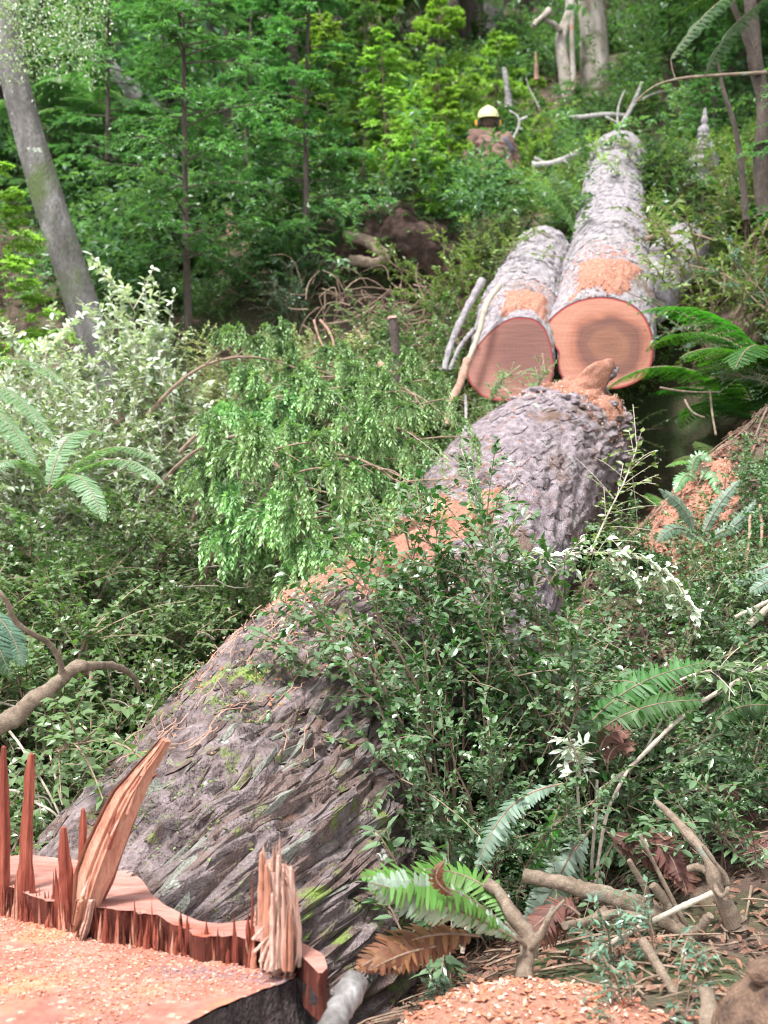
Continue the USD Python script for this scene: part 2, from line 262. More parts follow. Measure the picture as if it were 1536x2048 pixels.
# ------------------------------------------------------------------ the plants, as classes
def shrub(seed, H=1.0, R=0.6, nstem=14, ntwig=160, nleaf=16, twig=0.3, leaf=0.03, wid=0.018, tmpl=T_OVAL, droop=0.2, stem_r=0.009, spread=1.0, lumps=6, base=0.08, flat=0.0, zmin=0.15):
    rng = np.random.default_rng(seed)
    lc = np.stack([rng.normal(0, .5, lumps) * R, rng.normal(0, .5, lumps) * R, H * rng.uniform(.4, .85, lumps)], 1)
    k = rng.integers(0, lumps, nstem)
    end = lc[k] + rng.normal(0, 1, (nstem, 3)) * np.array([R, R, H * .5]) * 0.42
    end[:, 2] = np.clip(end[:, 2], zmin * H, H)
    b0 = np.stack([rng.normal(0, base, nstem), rng.normal(0, base, nstem), np.zeros(nstem) - 0.02], 1)
    mid = b0 * .5 + end * .5; mid[:, 2] = end[:, 2] * rng.uniform(.55, .95, nstem); mid[:, :2] *= .7
    st = bez(b0, mid, end, 9); st[:, 1:-1] += rng.normal(0, .012 * H, (nstem, 7, 3))
    i = rng.integers(0, nstem, ntwig); t = rng.uniform(.18, 1, ntwig) ** .7
    p, tan = at(st, i, t)
    out = p - np.array([0, 0, H * .35]); d = nrm(nrm(out) * .6 * spread + rng.normal(0, .55, (ntwig, 3)) + tan * .4 + np.array([0, 0, .25]))
    l = twig * rng.uniform(.45, 1.25, ntwig)
    e = p + d * l[:, None] - np.array([0, 0, 1]) * (droop * l * l / twig)[:, None]; m = p + d * l[:, None] * .55
    tw = bez(p, m, e, 5)
    j = np.repeat(np.arange(ntwig), nleaf); s = np.tile(np.linspace(.12, 1, nleaf), ntwig) + rng.normal(0, .02, ntwig * nleaf)
    lp, lt = at(tw, j, s)
    side = nrm(np.cross(lt, np.array([0, 0, 1.0])) + rng.normal(0, .3, lp.shape)) * np.where(np.tile(np.arange(nleaf), ntwig) % 2, 1, -1)[:, None]
    ld = nrm(lt * .55 + side * .8 + rng.normal(0, .25, lp.shape) - np.array([0, 0, .12]))
    up = nrm(np.array([0, 0, 1.0]) + rng.normal(0, .42, lp.shape) * (1 - flat))
    sz = rng.uniform(.6, 1.2, len(lp))
    rnd = np.clip(np.repeat(rng.normal(.45, .16, ntwig), nleaf) + rng.normal(0, .2, len(lp)), 0, 1)
    lv = leaves(lp, ld, up, leaf * sz, wid * sz, tmpl, rnd=rnd)
    stm = join([tubes(st, np.linspace(stem_r, stem_r * .35, 9)[None] * rng.uniform(.6, 1.3, (nstem, 1)), 5), tubes(tw, np.linspace(.0028, .0012, 5)[None] * (leaf / .03) ** .5, 3, False)])
    return stm, lv
def fine_tree(seed, H=4.5, low=0.26, n=46, reach=1.1, nsub=15, nl=26, leaf=0.044, wid=0.016, trunk_r=0.045, rise=0.25, droop=0.25, taper=0.8, wob=.03, tmpl=T_NEEDLE, tuft=0.0):
    rng = np.random.default_rng(seed)
    tr = smoothpath(np.array([[0, 0, 0]] + [[rng.normal(0, wob * H), rng.normal(0, wob * H), H * q] for q in (.3, .6, 1.0)]), 14)[None]
    h = np.sort(rng.uniform(low, .99, n)); p, _ = at(tr, np.zeros(n, int), h)
    az = np.arange(n) * 2.4 + rng.normal(0, .5, n); prof = reach * np.clip(1 - taper * np.clip((h - low) / (1 - low), 0, 1) ** 1.3, .12, 1) * rng.uniform(.55, 1.15, n) * np.clip(.55 + 2.5 * (h - low), 0, 1)
    d = np.stack([np.cos(az), np.sin(az), np.full(n, rise) + rng.normal(0, .15, n)], 1)
    e = p + d * prof[:, None] - np.array([0, 0, 1]) * (droop * prof ** 2)[:, None]; m = p + d * prof[:, None] * .55
    la = bez(p, m, e, 7)
    i = np.repeat(np.arange(n), nsub); t = rng.uniform(.15, 1, n * nsub) ** .8
    sp, stn = at(la, i, t)
    sd = nrm(np.cross(stn, [0, 0, 1.0])) * np.where(rng.random(n * nsub) < .5, 1, -1)[:, None]
    l = (.36 * prof[i] * (1.15 - .7 * t) + .06) * rng.uniform(.6, 1.3, n * nsub)
    dd = nrm(stn * .75 + sd * .75 + rng.normal(0, .22, sp.shape) + np.array([0, 0, .12]))
    su = bez(sp, sp + dd * l[:, None] * .55, sp + dd * l[:, None] - np.array([0, 0, 1]) * (.25 * l)[:, None], 4)
    ns = n * nsub; j = np.repeat(np.arange(ns), nl); s = np.tile(np.linspace(.05, 1, nl), ns)
    lp, lt = at(su, j, s)
    sg = np.where(np.tile(np.arange(nl), ns) % 2, 1, -1)[:, None]
    side = nrm(np.cross(lt, [0, 0, 1.0])) * sg
    lp = lp + rng.normal(0, 1, lp.shape) * tuft
    ld = nrm(lt * .8 + side * .75 + rng.normal(0, .35, lp.shape)); up = nrm(np.array([0, 0, 1.0]) + rng.normal(0, .4, lp.shape))
    sz = rng.uniform(.6, 1.3, len(lp)); rnd = np.clip(np.repeat(rng.normal(.45, .2, ns), nl) + rng.normal(0, .15, len(lp)), 0, 1)
    lv = leaves(lp, ld, up, leaf * sz, wid * sz, tmpl, rnd=rnd)
    trunk = tubes(tr, np.linspace(trunk_r, trunk_r * .2, 14)[None], 8)
    br = join([tubes(la, np.linspace(.011, .003, 7)[None] * (H / 4.5), 4, False), tubes(su, np.linspace(.003, .0014, 4)[None], 3, False)])
    return trunk, br, lv
def droop_limb(seed, L=1.3, nb=11, ns=190, nl=26, sl=0.25):
    """A limb thrown down with its cords of tiny leaves hanging in tassels."""
    rng = np.random.default_rng(seed)
    main = smoothpath([[0, 0, 0], [L * .35, 0, L * .28], [L * .7, .05, L * .3], [L, .05, L * .16]], 12)[None]
    t = rng.uniform(.2, 1, nb); p, tan = at(main, np.zeros(nb, int), t)
    d = nrm(tan + rng.normal(0, .8, (nb, 3)) * np.array([1, 1, .3])); l = L * rng.uniform(.25, .5, nb)
    sec = bez(p, p + d * l[:, None] * .6 + [0, 0, .06], p + d * l[:, None], 7)
    nc = ns // 7; ci = rng.integers(0, nb, nc); cp, ct = at(sec, ci, rng.uniform(.3, 1, nc) ** .6); cd = nrm(ct + rng.normal(0, .5, (nc, 3)) * [1, 1, .3])
    g = np.repeat(np.arange(nc), 7); ns = len(g); q = cp[g] + cd[g] * (rng.uniform(0, .1, ns))[:, None]; dd = nrm(cd[g] + rng.normal(0, .34, (ns, 3))); ll = sl * rng.uniform(.5, 1.0, ns)
    co = bez(q, q + dd * ll[:, None] * .5 + np.array([0, 0, .06]) * ll[:, None], q + dd * ll[:, None] * .62 - np.array([0, 0, .62]) * ll[:, None], 7)
    j = np.repeat(np.arange(ns), nl); s = np.tile(np.linspace(0, 1, nl), ns)
    lp, lt = at(co, j, s); a = rng.uniform(0, 2 * PI, len(lp)); r1 = nrm(np.cross(lt, [1.0, .3, .2])); r2 = np.cross(lt, r1)
    ro = r1 * np.cos(a)[:, None] + r2 * np.sin(a)[:, None]
    rnd = np.clip(np.repeat(rng.normal(.5, .2, ns), nl) + np.tile(np.linspace(-.4, .5, nl), ns) + rng.normal(0, .1, len(lp)), 0, 1)
    sz = rng.uniform(.7, 1.2, len(lp))
    lv = leaves(lp, nrm(lt * .8 + ro * .75), nrm(ro + [0, 0, .4]), .034 * sz, .015 * sz, T_NEEDLE, rnd=rnd)
    st = join([tubes(main, np.linspace(.016, .005, 12)[None], 6), tubes(sec, np.linspace(.006, .002, 7)[None], 4, False), tubes(co, .0012, 3, False)])
    return st, lv
def broad_tree(seed, H=9.0, R=3.0, low=.35, nclump=230, per=46, leaf=.16, wid=.09, trunk_r=.16, lean=.05):
    rng = np.random.default_rng(seed)
    top = np.array([rng.normal(0, lean * H), rng.normal(0, lean * H), H])
    tr = smoothpath([[0, 0, -.3], top * .4 + rng.normal(0, .15, 3), top * .95], 12)[None]
    nb = 22; t = rng.uniform(low, .95, nb); p, _ = at(tr, np.zeros(nb, int), t)
    az = rng.uniform(0, 2 * PI, nb); l = R * rng.uniform(.5, 1.05, nb) * np.sqrt(np.clip(1.15 - t, .05, 1))
    e = p + np.stack([np.cos(az) * l, np.sin(az) * l, l * rng.uniform(.1, .8, nb)], 1)
    lim = bez(p, (p + e) / 2 + np.array([0, 0, .25]), e, 6)
    i = rng.integers(0, nb, nclump); c, _ = at(lim, i, rng.uniform(.35, 1, nclump)); c = c + rng.normal(0, .16 * R, (nclump, 3)) * [1, 1, .7]
    j = np.repeat(np.arange(nclump), per); q = rng.normal(0, 1, (len(j), 3)) * (.14 * R * rng.uniform(.5, 1.2, nclump))[j][:, None] * [1, 1, .55]
    lp = c[j] + q; ld = nrm(q * .6 / R + rng.normal(0, .5, lp.shape) - [0, 0, .2]); up = nrm(np.array([0, 0, 1.0]) + rng.normal(0, .45, lp.shape))
    sz = rng.uniform(.6, 1.3, len(lp)); rnd = np.clip(rng.normal(.45, .18, nclump)[j] + rng.normal(0, .18, len(lp)), 0, 1)
    lv = leaves(lp, ld, up, leaf * sz, wid * sz, T_LANCE, rnd=rnd)
    wood = join([tubes(tr, np.linspace(trunk_r, trunk_r * .25, 12)[None], 9), tubes(lim, np.linspace(trunk_r * .35, .012, 6)[None], 5)])
    return wood, lv
def frond(rng, L=.8, W=.12, n=34, a0=70, a1=-25, style='simple', twist=0.0, gap=1.0, bow=1.3, base=.1, curl=.2):
    """One fern frond from the origin along +x: (leaflets list, rachis). a0, a1: its elevation at the base and at the tip, in degrees."""
    K = 22; tt = np.linspace(0, 1, K); ang = np.radians(a0 + (a1 - a0) * tt ** bow)
    st = np.stack([np.cos(ang), np.zeros(K), np.sin(ang)], 1) * L / (K - 1)
    path = np.vstack([[0, 0, 0], np.cumsum(st, 0)[:-1]]); path[:, 1] += twist * tt ** 2 * L
    ts = np.linspace(base, .995, n); p, tan = at(path[None], np.zeros(n, int), ts)
    out = []
    x = (ts - base) / (1 - base)
    if style == 'simple': prof = np.interp(x, [0, .12, .35, .6, .85, 1], [.25, .6, .95, 1, .6, .1])
    elif style == 'crown': prof = np.interp(x, [0, .2, .5, .75, .92, 1], [.15, .45, .85, 1, .65, .12])
    else: prof = np.interp(x, [0, .1, .35, .7, 1], [.45, .8, 1, .65, .06])
    for s in (-1, 1):
        side = np.array([0, 1.0, 0]) * s; nm = nrm(np.cross(tan, np.array([0, 1.0, 0]))) * -1
        nm = np.where(nm[:, 2:3] < 0, -nm, nm) if False else np.cross(tan, [0, 1.0, 0])
        ln = W * prof * rng.uniform(.92, 1.08, n); bw = L * (1 - base) / n * gap
        d = nrm(side * 1.0 + tan * (.35 if style != 'tree' else .45) + nm * (-.12) + rng.normal(0, .05, (n, 3)))
        if style in ('simple', 'crown'):
            T = (np.array([[0, -.5, 0], [0, .5, 0], [.5, -.46, .04], [.5, .46, .04], [.85, -.26, 0], [.85, .3, 0], [1, .08, 0]], float), np.array([[0, 2, 3], [0, 3, 1], [2, 4, 5], [2, 5, 3], [4, 6, 5]]))
            v, f, r = leaves(p, d, nm, ln, bw, T, curl=curl, rnd=np.clip(rng.normal(.5, .15, n), 0, 1))
            if s < 0: pass
            out.append((v, f, r))
        else:
            m = 13; u = np.linspace(.06, .97, m); ii = np.repeat(np.arange(n), m); uu = np.tile(u, n)
            q = p[ii] + d[ii] * (ln[ii] * uu)[:, None] - nm[ii] * (.22 * ln[ii] * uu ** 2)[:, None]
            w = (.3 * bw * 1.5 + .16 * ln[ii]) * np.sin(PI * np.clip(.18 + .8 * uu, 0, 1)) ** .7
            for s2 in (-1, 1):
                pd = nrm(np.cross(nm[ii], d[ii]) * s2 + d[ii] * .45 + rng.normal(0, .06, q.shape))
                out.append(leaves(q, pd, nm[ii], w, np.full(len(q), 1.1 / m) * ln[ii] + .001, T_NEEDLE, curl=.1, rnd=np.clip(rng.normal(.5, .15, n)[ii] + rng.normal(0, .1, len(q)), 0, 1)))
    ra = tubes(path[None], np.linspace(.0075, .0018, K)[None] * (L / .8) ** .7, 5)
    return join(out), ra
def rotz(m, deg, dz=0):
    c, s = math.cos(math.radians(deg)), math.sin(math.radians(deg)); v = np.asarray(m[0]) @ np.array([[c, s, 0], [-s, c, 0], [0, 0, 1]]) + [0, 0, dz]
    return (v,) + tuple(m[1:])
def fern_into(parent, seed, nf, leafm, stem='twig', trunk=0.0, az=None, **kw):
    rng = np.random.default_rng(seed)
    for k in range(nf):
        kk = dict(kw); kk['L'] = kw.get('L', .8) * rng.uniform(.75, 1.15); kk['a0'] = kw.get('a0', 65) + rng.normal(0, 10); kk['a1'] = kw.get('a1', -25) + rng.normal(0, 14); kk['twist'] = rng.normal(0, .12)
        b, r = frond(rng, **kk)
        a = (360 / nf * k + rng.normal(0, 12)) if az is None else az[k]
        fp = obj('frond', rotz(b, a, trunk), leafm, parent); obj('rachis', rotz(r, a, trunk), stem, fp)
    if trunk: obj('trunk', branch([[0, 0, -.1], [.01, 0, trunk * .5], [0, 0, trunk + .03]], .07, .06, 10, 10, seed=seed, knots=.08), 'dark_trunk', parent)

C = {}
def shrub_class(name, leafm, stemm, **kw):
    c = new_class(name); s, l = shrub(**kw)
    obj('stems', s, stemm, c, kind='stuff'); obj('foliage', l, leafm, c, kind='stuff'); C[name] = c; return c
shrub_class('glossy_shrub', 'leaf_glossy', 'twig', seed=11, H=1.5, R=.6, nstem=26, ntwig=430, nleaf=18, twig=.3, leaf=.037, wid=.024, stem_r=.007)
shrub_class('glossy_bush', 'leaf_glossy', 'twig', seed=12, H=1.0, R=.6, nstem=18, ntwig=320, nleaf=17, twig=.28, leaf=.037, wid=.024, stem_r=.006)
shrub_class('scrub_bush', 'leaf_scrub', 'twig', seed=13, H=.8, R=.55, nstem=18, ntwig=430, nleaf=22, twig=.24, leaf=.027, wid=.017, stem_r=.005, tmpl=T_LANCE)
shrub_class('scrub_mound', 'leaf_scrub', 'twig', seed=14, H=.6, R=.7, nstem=20, ntwig=430, nleaf=22, twig=.26, leaf=.027, wid=.017, stem_r=.005, tmpl=T_LANCE)
shrub_class('silver_shrub', 'leaf_silver', 'pale_twig', seed=15, H=1.0, R=.5, nstem=26, ntwig=300, nleaf=22, twig=.3, leaf=.046, wid=.022, stem_r=.005, tmpl=T_LANCE, droop=-.1, spread=.6)
shrub_class('silver_sprig', 'leaf_white', 'pale_twig', seed=16, H=1.2, R=.28, nstem=7, ntwig=60, nleaf=24, twig=.3, leaf=.05, wid=.025, stem_r=.005, tmpl=T_OVAL, droop=-.15, spread=.4)
shrub_class('bright_bush', 'leaf_bright', 'twig', seed=17, H=1.6, R=.8, nstem=22, ntwig=340, nleaf=22, twig=.34, leaf=.05, wid=.024, tmpl=T_LANCE)
shrub_class('bluish_bush', 'leaf_bluegreen', 'twig', seed=18, H=1.0, R=.6, nstem=18, ntwig=220, nleaf=15, twig=.3, leaf=.05, wid=.024, tmpl=T_LANCE)
shrub_class('olive_bush', 'leaf_olive', 'twig', seed=19, H=1.0, R=.7, nstem=20, ntwig=260, nleaf=18, twig=.3, leaf=.046, wid=.02, tmpl=T_LANCE)
shrub_class('hay_heap', 'leaf_hay', 'twig', seed=20, H=.95, R=.6, nstem=24, ntwig=400, nleaf=22, twig=.26, leaf=.026, wid=.012, tmpl=T_NEEDLE, stem_r=.004)
shrub_class('small_plant', 'leaf_bluegreen', 'twig', seed=21, H=.22, R=.12, nstem=6, ntwig=16, nleaf=10, twig=.1, leaf=.03, wid=.011, tmpl=T_LANCE, stem_r=.003, base=.02)
shrub_class('leafy_seedling', 'leaf_glossy', 'twig', seed=22, H=.5, R=.2, nstem=7, ntwig=24, nleaf=9, twig=.16, leaf=.06, wid=.026, tmpl=T_OVAL, stem_r=.004, base=.03)
def tree_class(name, leafm, woodm, **kw):
    c = new_class(name); t, b, l = fine_tree(**kw)
    obj('trunk', t, woodm, c); obj('branches', b, woodm, c, kind='stuff'); obj('crown', l, leafm, c, kind='stuff'); C[name] = c; return c
tree_class('dark_sapling', 'leaf_fine', 'dark_trunk', seed=31, wob=.006, H=4.6, low=.22, n=54, reach=1.2, nsub=16, nl=28)
tree_class('dark_sapling_low', 'leaf_fine', 'dark_trunk', seed=32, wob=.01, H=4.2, low=.08, n=60, reach=1.0, nsub=15, nl=26, leaf=.05, wid=.018)
tree_class('bright_sapling', 'leaf_bright', 'twig', seed=33, H=3.2, low=.2, n=44, reach=.75, nsub=16, nl=28, leaf=.052, wid=.021, trunk_r=.022)
tree_class('yellow_tree', 'leaf_bright', 'twig', seed=34, H=4.0, low=.06, n=50, reach=1.5, nsub=14, nl=24, leaf=.08, wid=.034, trunk_r=.05, tuft=.02)
tree_class('green_sapling', 'leaf_scrub', 'twig', seed=35, H=2.6, low=.15, n=40, reach=.6, nsub=14, nl=24, leaf=.046, wid=.02, trunk_r=.02)
def broad_class(name, leafm, woodm, **kw):
    c = new_class(name); w, l = broad_tree(**kw)
    obj('trunk', w, woodm, c); obj('crown', l, leafm, c, kind='stuff'); C[name] = c; return c
broad_class('forest_tree', 'leaf_forest', 'dark_trunk', seed=41)
broad_class('forest_tree_low', 'leaf_forest', 'grey_trunk', seed=42, H=7.0, R=3.2, low=.12, nclump=260)
broad_class('green_tree', 'leaf_fine', 'grey_trunk', seed=43, H=6.5, R=2.4, low=.15, nclump=260, leaf=.13, wid=.06)
def limb_class(name, **kw):
    c = new_class(name); s, l = droop_limb(**kw); obj('limb', s, 'twig', c); obj('foliage', l, 'leaf_drooping', c, kind='stuff'); C[name] = c
limb_class('drooping_limb', seed=51); limb_class('drooping_limb_wide', seed=52, L=1.1, nb=14, ns=240)
for nm, kw in dict(tree_fern=dict(seed=61, nf=12, leafm='fern_pale', trunk=.9, L=1.3, W=.3, n=26, a0=48, a1=-40, style='tree'),
                   low_tree_fern=dict(seed=62, nf=11, leafm='fern_green', trunk=.25, L=1.15, W=.26, n=26, a0=52, a1=-35, style='tree'),
                   crown_fern=dict(seed=63, nf=8, leafm='fern_crown', L=.62, W=.085, n=38, a0=60, a1=-30, style='crown', gap=1.05),
                   blue_fern=dict(seed=64, nf=7, leafm='fern_blue', L=.6, W=.06, n=36, a0=68, a1=-5, style='simple', gap=.95)).items():
    C[nm] = new_class(nm); fern_into(C[nm], **kw)

# ------------------------------------------------------------------ the ground: one sheet up the hillside
_G = [(0, 0, 0), (-3, 0, -.1), (3, 0, .25), (0, -10, -3.2), (-10, 0, -.5), (10, 0, 1.2), (-40, -10, -8), (40, -10, 1), (0, -40, -12),
      (-.9, 2.2, .05), (-.25, 2.4, .2), (.5, 2.4, .3), (-.9, 3.2, 0), (-.1, 3.7, .05), (-1.9, 3.2, 0), (-1.6, 4.2, 0),
      (.1, 3.0, .34), (.6, 3.0, .4), (1.0, 3.2, .42), (.75, 3.6, .38), (1.02, 3.9, .36), (.5, 4.1, .25), (.9, 4.4, .42), (1.25, 4.8, .55), (1.4, 5.6, .85), (.55, 4.8, .25), (.75, 5.5, .5),
      (1.05, 6.2, 1.0), (1.5, 6.2, 1.18), (1.85, 6.6, 1.55), (1.7, 7.2, 1.8), (2.2, 7.5, 2.2), (1.75, 7.7, 1.6), (1.35, 7.5, 1.3),
      (-.5, 4.8, -.3), (.2, 6.3, .4), (.78, 8, 1.05), (1.35, 9.0, 1.5), (1.9, 9.0, 1.15), (1.65, 8.4, 1.1),
      (-1.2, 5.5, .1), (-.8, 6.5, .4), (-1.8, 7, .5), (-.6, 8, .95), (-1.8, 9, 1.35), (-.3, 9.3, 1.55), (-2.4, 10.5, 2.45), (-1.64, 11, 2.85), (-.5, 10.8, 2.5), (-.2, 11.2, 2.75),
      (.05, 11.6, 2.95), (.1, 12.4, 4.35), (.7, 12.4, 4.15), (-.6, 12.7, 4.35), (-1.5, 12.5, 3.9), (1.3, 11.5, 3.4), (1.9, 12, 3.95), (2.3, 13, 4.6), (1.25, 15.5, 4.6), (2.6, 14, 5.1), (3.0, 11, 3.4), (3, 9, 2.7),
      (1.5, 17.5, 5.7), (0, 20, 7.2), (-3, 15, 5.1), (-5, 12, 3.6), (-4, 8, 1.2), (-3, 5, .3), (6, 12, 5), (6, 6, 2), (5, 18, 7.5), (3.5, 20, 8),
      (0, 30, 12.3), (-15, 30, 11), (15, 30, 14), (0, 50, 22), (-30, 50, 18), (30, 50, 25), (0, 90, 40), (-50, 20, 6), (50, 20, 14), (-60, 90, 36), (60, 90, 42)]
_G = np.array(_G, float)
_rbf = RBFInterpolator(_G[:, :2], _G[:, 2], kernel='linear', neighbors=None)
_rbf2 = RBFInterpolator(_G[:, :2], _G[:, 2], kernel='thin_plate_spline', smoothing=.02)
def gz(x, y):
    x = np.asarray(x, float); q = np.stack([x.ravel(), np.broadcast_to(np.asarray(y, float), x.shape).ravel()], 1)
    far = np.clip((np.abs(q[:, 0]) - 8) / 10, 0, 1) + np.clip((np.abs(q[:, 1] - 8) - 14) / 14, 0, 1); far = np.clip(far, 0, 1)
    z = _rbf2(q) * (1 - far) + _rbf(q) * far
    z = z + (meshkit.fbm(np.stack([q[:, 0] * 1.4, q[:, 1] * 1.4, 0 * far], 1), 3, 5) - .5) * (.16 + .5 * far)
    return z.reshape(x.shape)
def gz1(x, y): return float(gz(np.array([x]), np.array([y]))[0])
gx = np.concatenate([-np.geomspace(3.6, 75, 46)[::-1], np.linspace(-3.5, 3.5, 141), np.geomspace(3.6, 75, 46)])
gy = np.concatenate([-np.geomspace(.5, 45, 26)[::-1], np.linspace(-.4, 14, 230), np.geomspace(14.1, 100, 70)])
XX, YY = np.meshgrid(gx, gy)
ZZ = gz(XX, YY)
near = np.exp(-((XX / 5) ** 2 + ((YY - 6) / 8) ** 2))
ZZ = ZZ + (meshkit.fbm(np.stack([XX * 6, YY * 6, ZZ * 6], -1), 3, 8) - .5) * .07 * near
nx, ny = len(gx), len(gy)
_i = (np.arange(ny - 1)[:, None] * nx + np.arange(nx - 1)[None]).ravel()
obj('ground', (np.stack([XX, YY, ZZ], -1).reshape(-1, 3), np.stack([_i, _i + 1, _i + nx + 1, _i + nx], 1)), 'soil', kind='structure', smooth=True)

# ------------------------------------------------------------------ logs
class LogShape:
    def __init__(self, knots, rough=.03, seed=0, lobes=.05, twist=.15, groove=8.0):
        k = np.array(knots, float); s = np.concatenate([[0], np.cumsum(np.linalg.norm(np.diff(k[:, :3], axis=0), axis=1))])
        self.L = s[-1]; self.c = CubicSpline(s, k[:, :3]); self.r = CubicSpline(s, k[:, 3]); self.d = self.c.derivative()
        self.rough, self.seed, self.lobes, self.twist, self.groove = rough, seed, lobes, twist, groove
        self.skew, self.blend, self.plated = 0.0, None, 0.0
    def frame(self, s):
        t = nrm(self.d(s)); u = nrm(np.cross(t, [0, 0, 1.0])); return self.c(s), t, u, np.cross(u, t)
    def pts(self, s, th, off=0.0, relief=True):
        s = np.asarray(s, float); th = np.broadcast_to(np.asarray(th, float), s.shape)
        shift = self.skew * np.sin(th) * np.clip(1 - s / .9, 0, 1); s = s - shift
        c, t, u, w = self.frame(s); r = self.r(s)
        ang = th + self.twist * s
        q = np.stack([np.cos(ang) * 1.1, np.sin(ang) * 1.1, s * .45], -1)
        r = r * (1 + self.lobes * 2 * (meshkit.fbm(q, 2, self.seed) - .5))
        if relief:
            g = np.stack([np.cos(ang) * self.groove * .62, np.sin(ang) * self.groove * .62, s * 1.9], -1)
            n = meshkit.fbm(g, 4, self.seed + 3); r = r + self.rough * (1 - 2.4 * np.abs(n - .5) * 2) + self.rough * .8 * (meshkit.fbm(g * 3.1, 2, self.seed + 9) - .5)
        if relief and self.plated:
            a2 = th - .3 * s; q = np.stack([np.cos(a2) * 6.6, np.sin(a2) * 6.6, s * 2.3], -1); n1 = meshkit.fbm(q + .25 * (meshkit.noise(q * 2.3, 5)[..., None] - .5), 3, 51); n2 = meshkit.fbm(q * [2.6, 2.6, 1.7], 2, 57)
            sm = lambda x, a, b: (lambda k: k * k * (3 - 2 * k))(np.clip((x - a) / (b - a), 0, 1))
            r = r + self.plated * np.clip(1.4 - s / 2.6, .25, 1) * (sm(n1, .4, .53) + .45 * sm(n2, .42, .52) + .35 * (n1 - .5) - .6)
        r = r + off
        q = c + (np.sin(th) * r)[..., None] * u + (np.cos(th) * r)[..., None] * w
        if self.blend is not None:
            k = (np.clip(1 - s / .9, 0, 1) ** 1.6)[..., None]
            q = q + k * np.stack([np.interp(th, self.blend[0], self.blend[1][:, j]) for j in range(3)], -1)
        return q
    def grid(self, s0, s1, t0, t1, ns, nt, off=0.0, closed=False):
        s = np.linspace(s0, s1, ns)[:, None] + np.zeros((1, nt)); th = np.linspace(t0, t1, nt, endpoint=not closed)[None] + np.zeros((ns, 1))
        return s, th
def gridfaces(ns, nt, closed=False):
    i = np.arange(ns - 1)[:, None] * nt; j = np.arange(nt if closed else nt - 1)[None]; j2 = (j + 1) % nt
    return np.stack([i + j, i + nt + j, i + nt + j2, i + j2], -1).reshape(-1, 4)
def tri(f): return np.vstack([f[:, [0, 1, 2]], f[:, [0, 2, 3]]])
def log_mesh(lg, ns, nt, sa=0.0, sb=None):
    sb = lg.L if sb is None else sb; s, th = lg.grid(sa, sb, -PI, PI, ns, nt, closed=True)
    v = lg.pts(s, th).reshape(-1, 3); f = tri(gridfaces(ns, nt, True))
    a, b = len(v), len(v) + 1
    v = np.vstack([v, lg.c(sa), lg.c(sb)]); j = np.arange(nt); j2 = (j + 1) % nt; e = (ns - 1) * nt
    f = np.vstack([f, np.stack([j, j2, a + 0 * j], 1), np.stack([e + j2, e + j, b + 0 * j], 1)])
    return v, f
def shell(lg, s0, s1, t0, t1, ns, nt, thick, seed, scale=5.0, bias=.5):
    """An uneven layer lying on the log: it rises out of the bark where its noise is high."""
    s, th = lg.grid(s0, s1, t0, t1, ns, nt)
    a = (s - s0) / (s1 - s0); b = (th - t0) / (t1 - t0); edge = np.minimum(np.minimum(a, 1 - a), np.minimum(b, 1 - b)) * 4
    p0 = lg.pts(s, th, 0, False)
    n = meshkit.fbm(p0 * scale, 4, seed) - bias + np.clip(edge, 0, 1) * .45 - .3
    fine = meshkit.fbm(p0 * 60, 2, seed + 1) * .008
    off = np.clip(n * thick * 3, -.06, thick) + fine
    return lg.pts(s, th, off).reshape(-1, 3), tri(gridfaces(ns, nt))
def chips(pts, nrmv, rng, size, tmpl=None, flat=.8):
    n = len(pts); d = rng.normal(0, 1, (n, 3)); d = nrm(d - nrmv * (d * nrmv).sum(1, keepdims=True) * flat)
    up = nrm(nrmv + rng.normal(0, .35, (n, 3)))
    T = (np.array([[0, -.5, 0], [0, .5, 0], [1, .35, .15], [1, -.4, .1], [0.5, 0, .5]], float), np.array([[0, 3, 4], [3, 2, 4], [2, 1, 4], [1, 0, 4]]))
    sz = size * rng.uniform(.5, 1.5, n)
    return leaves(pts, d, up, sz, sz * rng.uniform(.3, .8, n), tmpl or T, curl=.05, rng=rng)

def kn(px, py, d, r): return (*P(px, py, d), r)
big = LogShape([kn(275, 2105, 3.72, .53), kn(418, 1915, 4.15, .60), kn(536, 1690, 4.85, .58), kn(672, 1464, 5.6, .585), kn(860, 1290, 6.4, .53), kn(1010, 1020, 7.8, .49), kn(1115, 912, 8.6, .44), kn(1172, 866, 9.0, .36)], rough=.02, seed=4, lobes=.06, twist=.12); big.skew = .22; big.plated = .042
t = thing('fallen_log', 'huge fallen trunk with rough grey plated bark lying uphill just behind the red stump', 'log', (0, 0, 0))
SP = 3.0
obj('trunk', log_mesh(big, 340, 440, 0, SP + .03), 'log_bark', t, smooth=True)
obj('upper_trunk', log_mesh(big, 150, 300, SP, big.L), 'upper_bark_lit', t, label='upper half of the log with smoother bark painted with lavender sky sheen', smooth=True)
rng = np.random.default_rng(7)
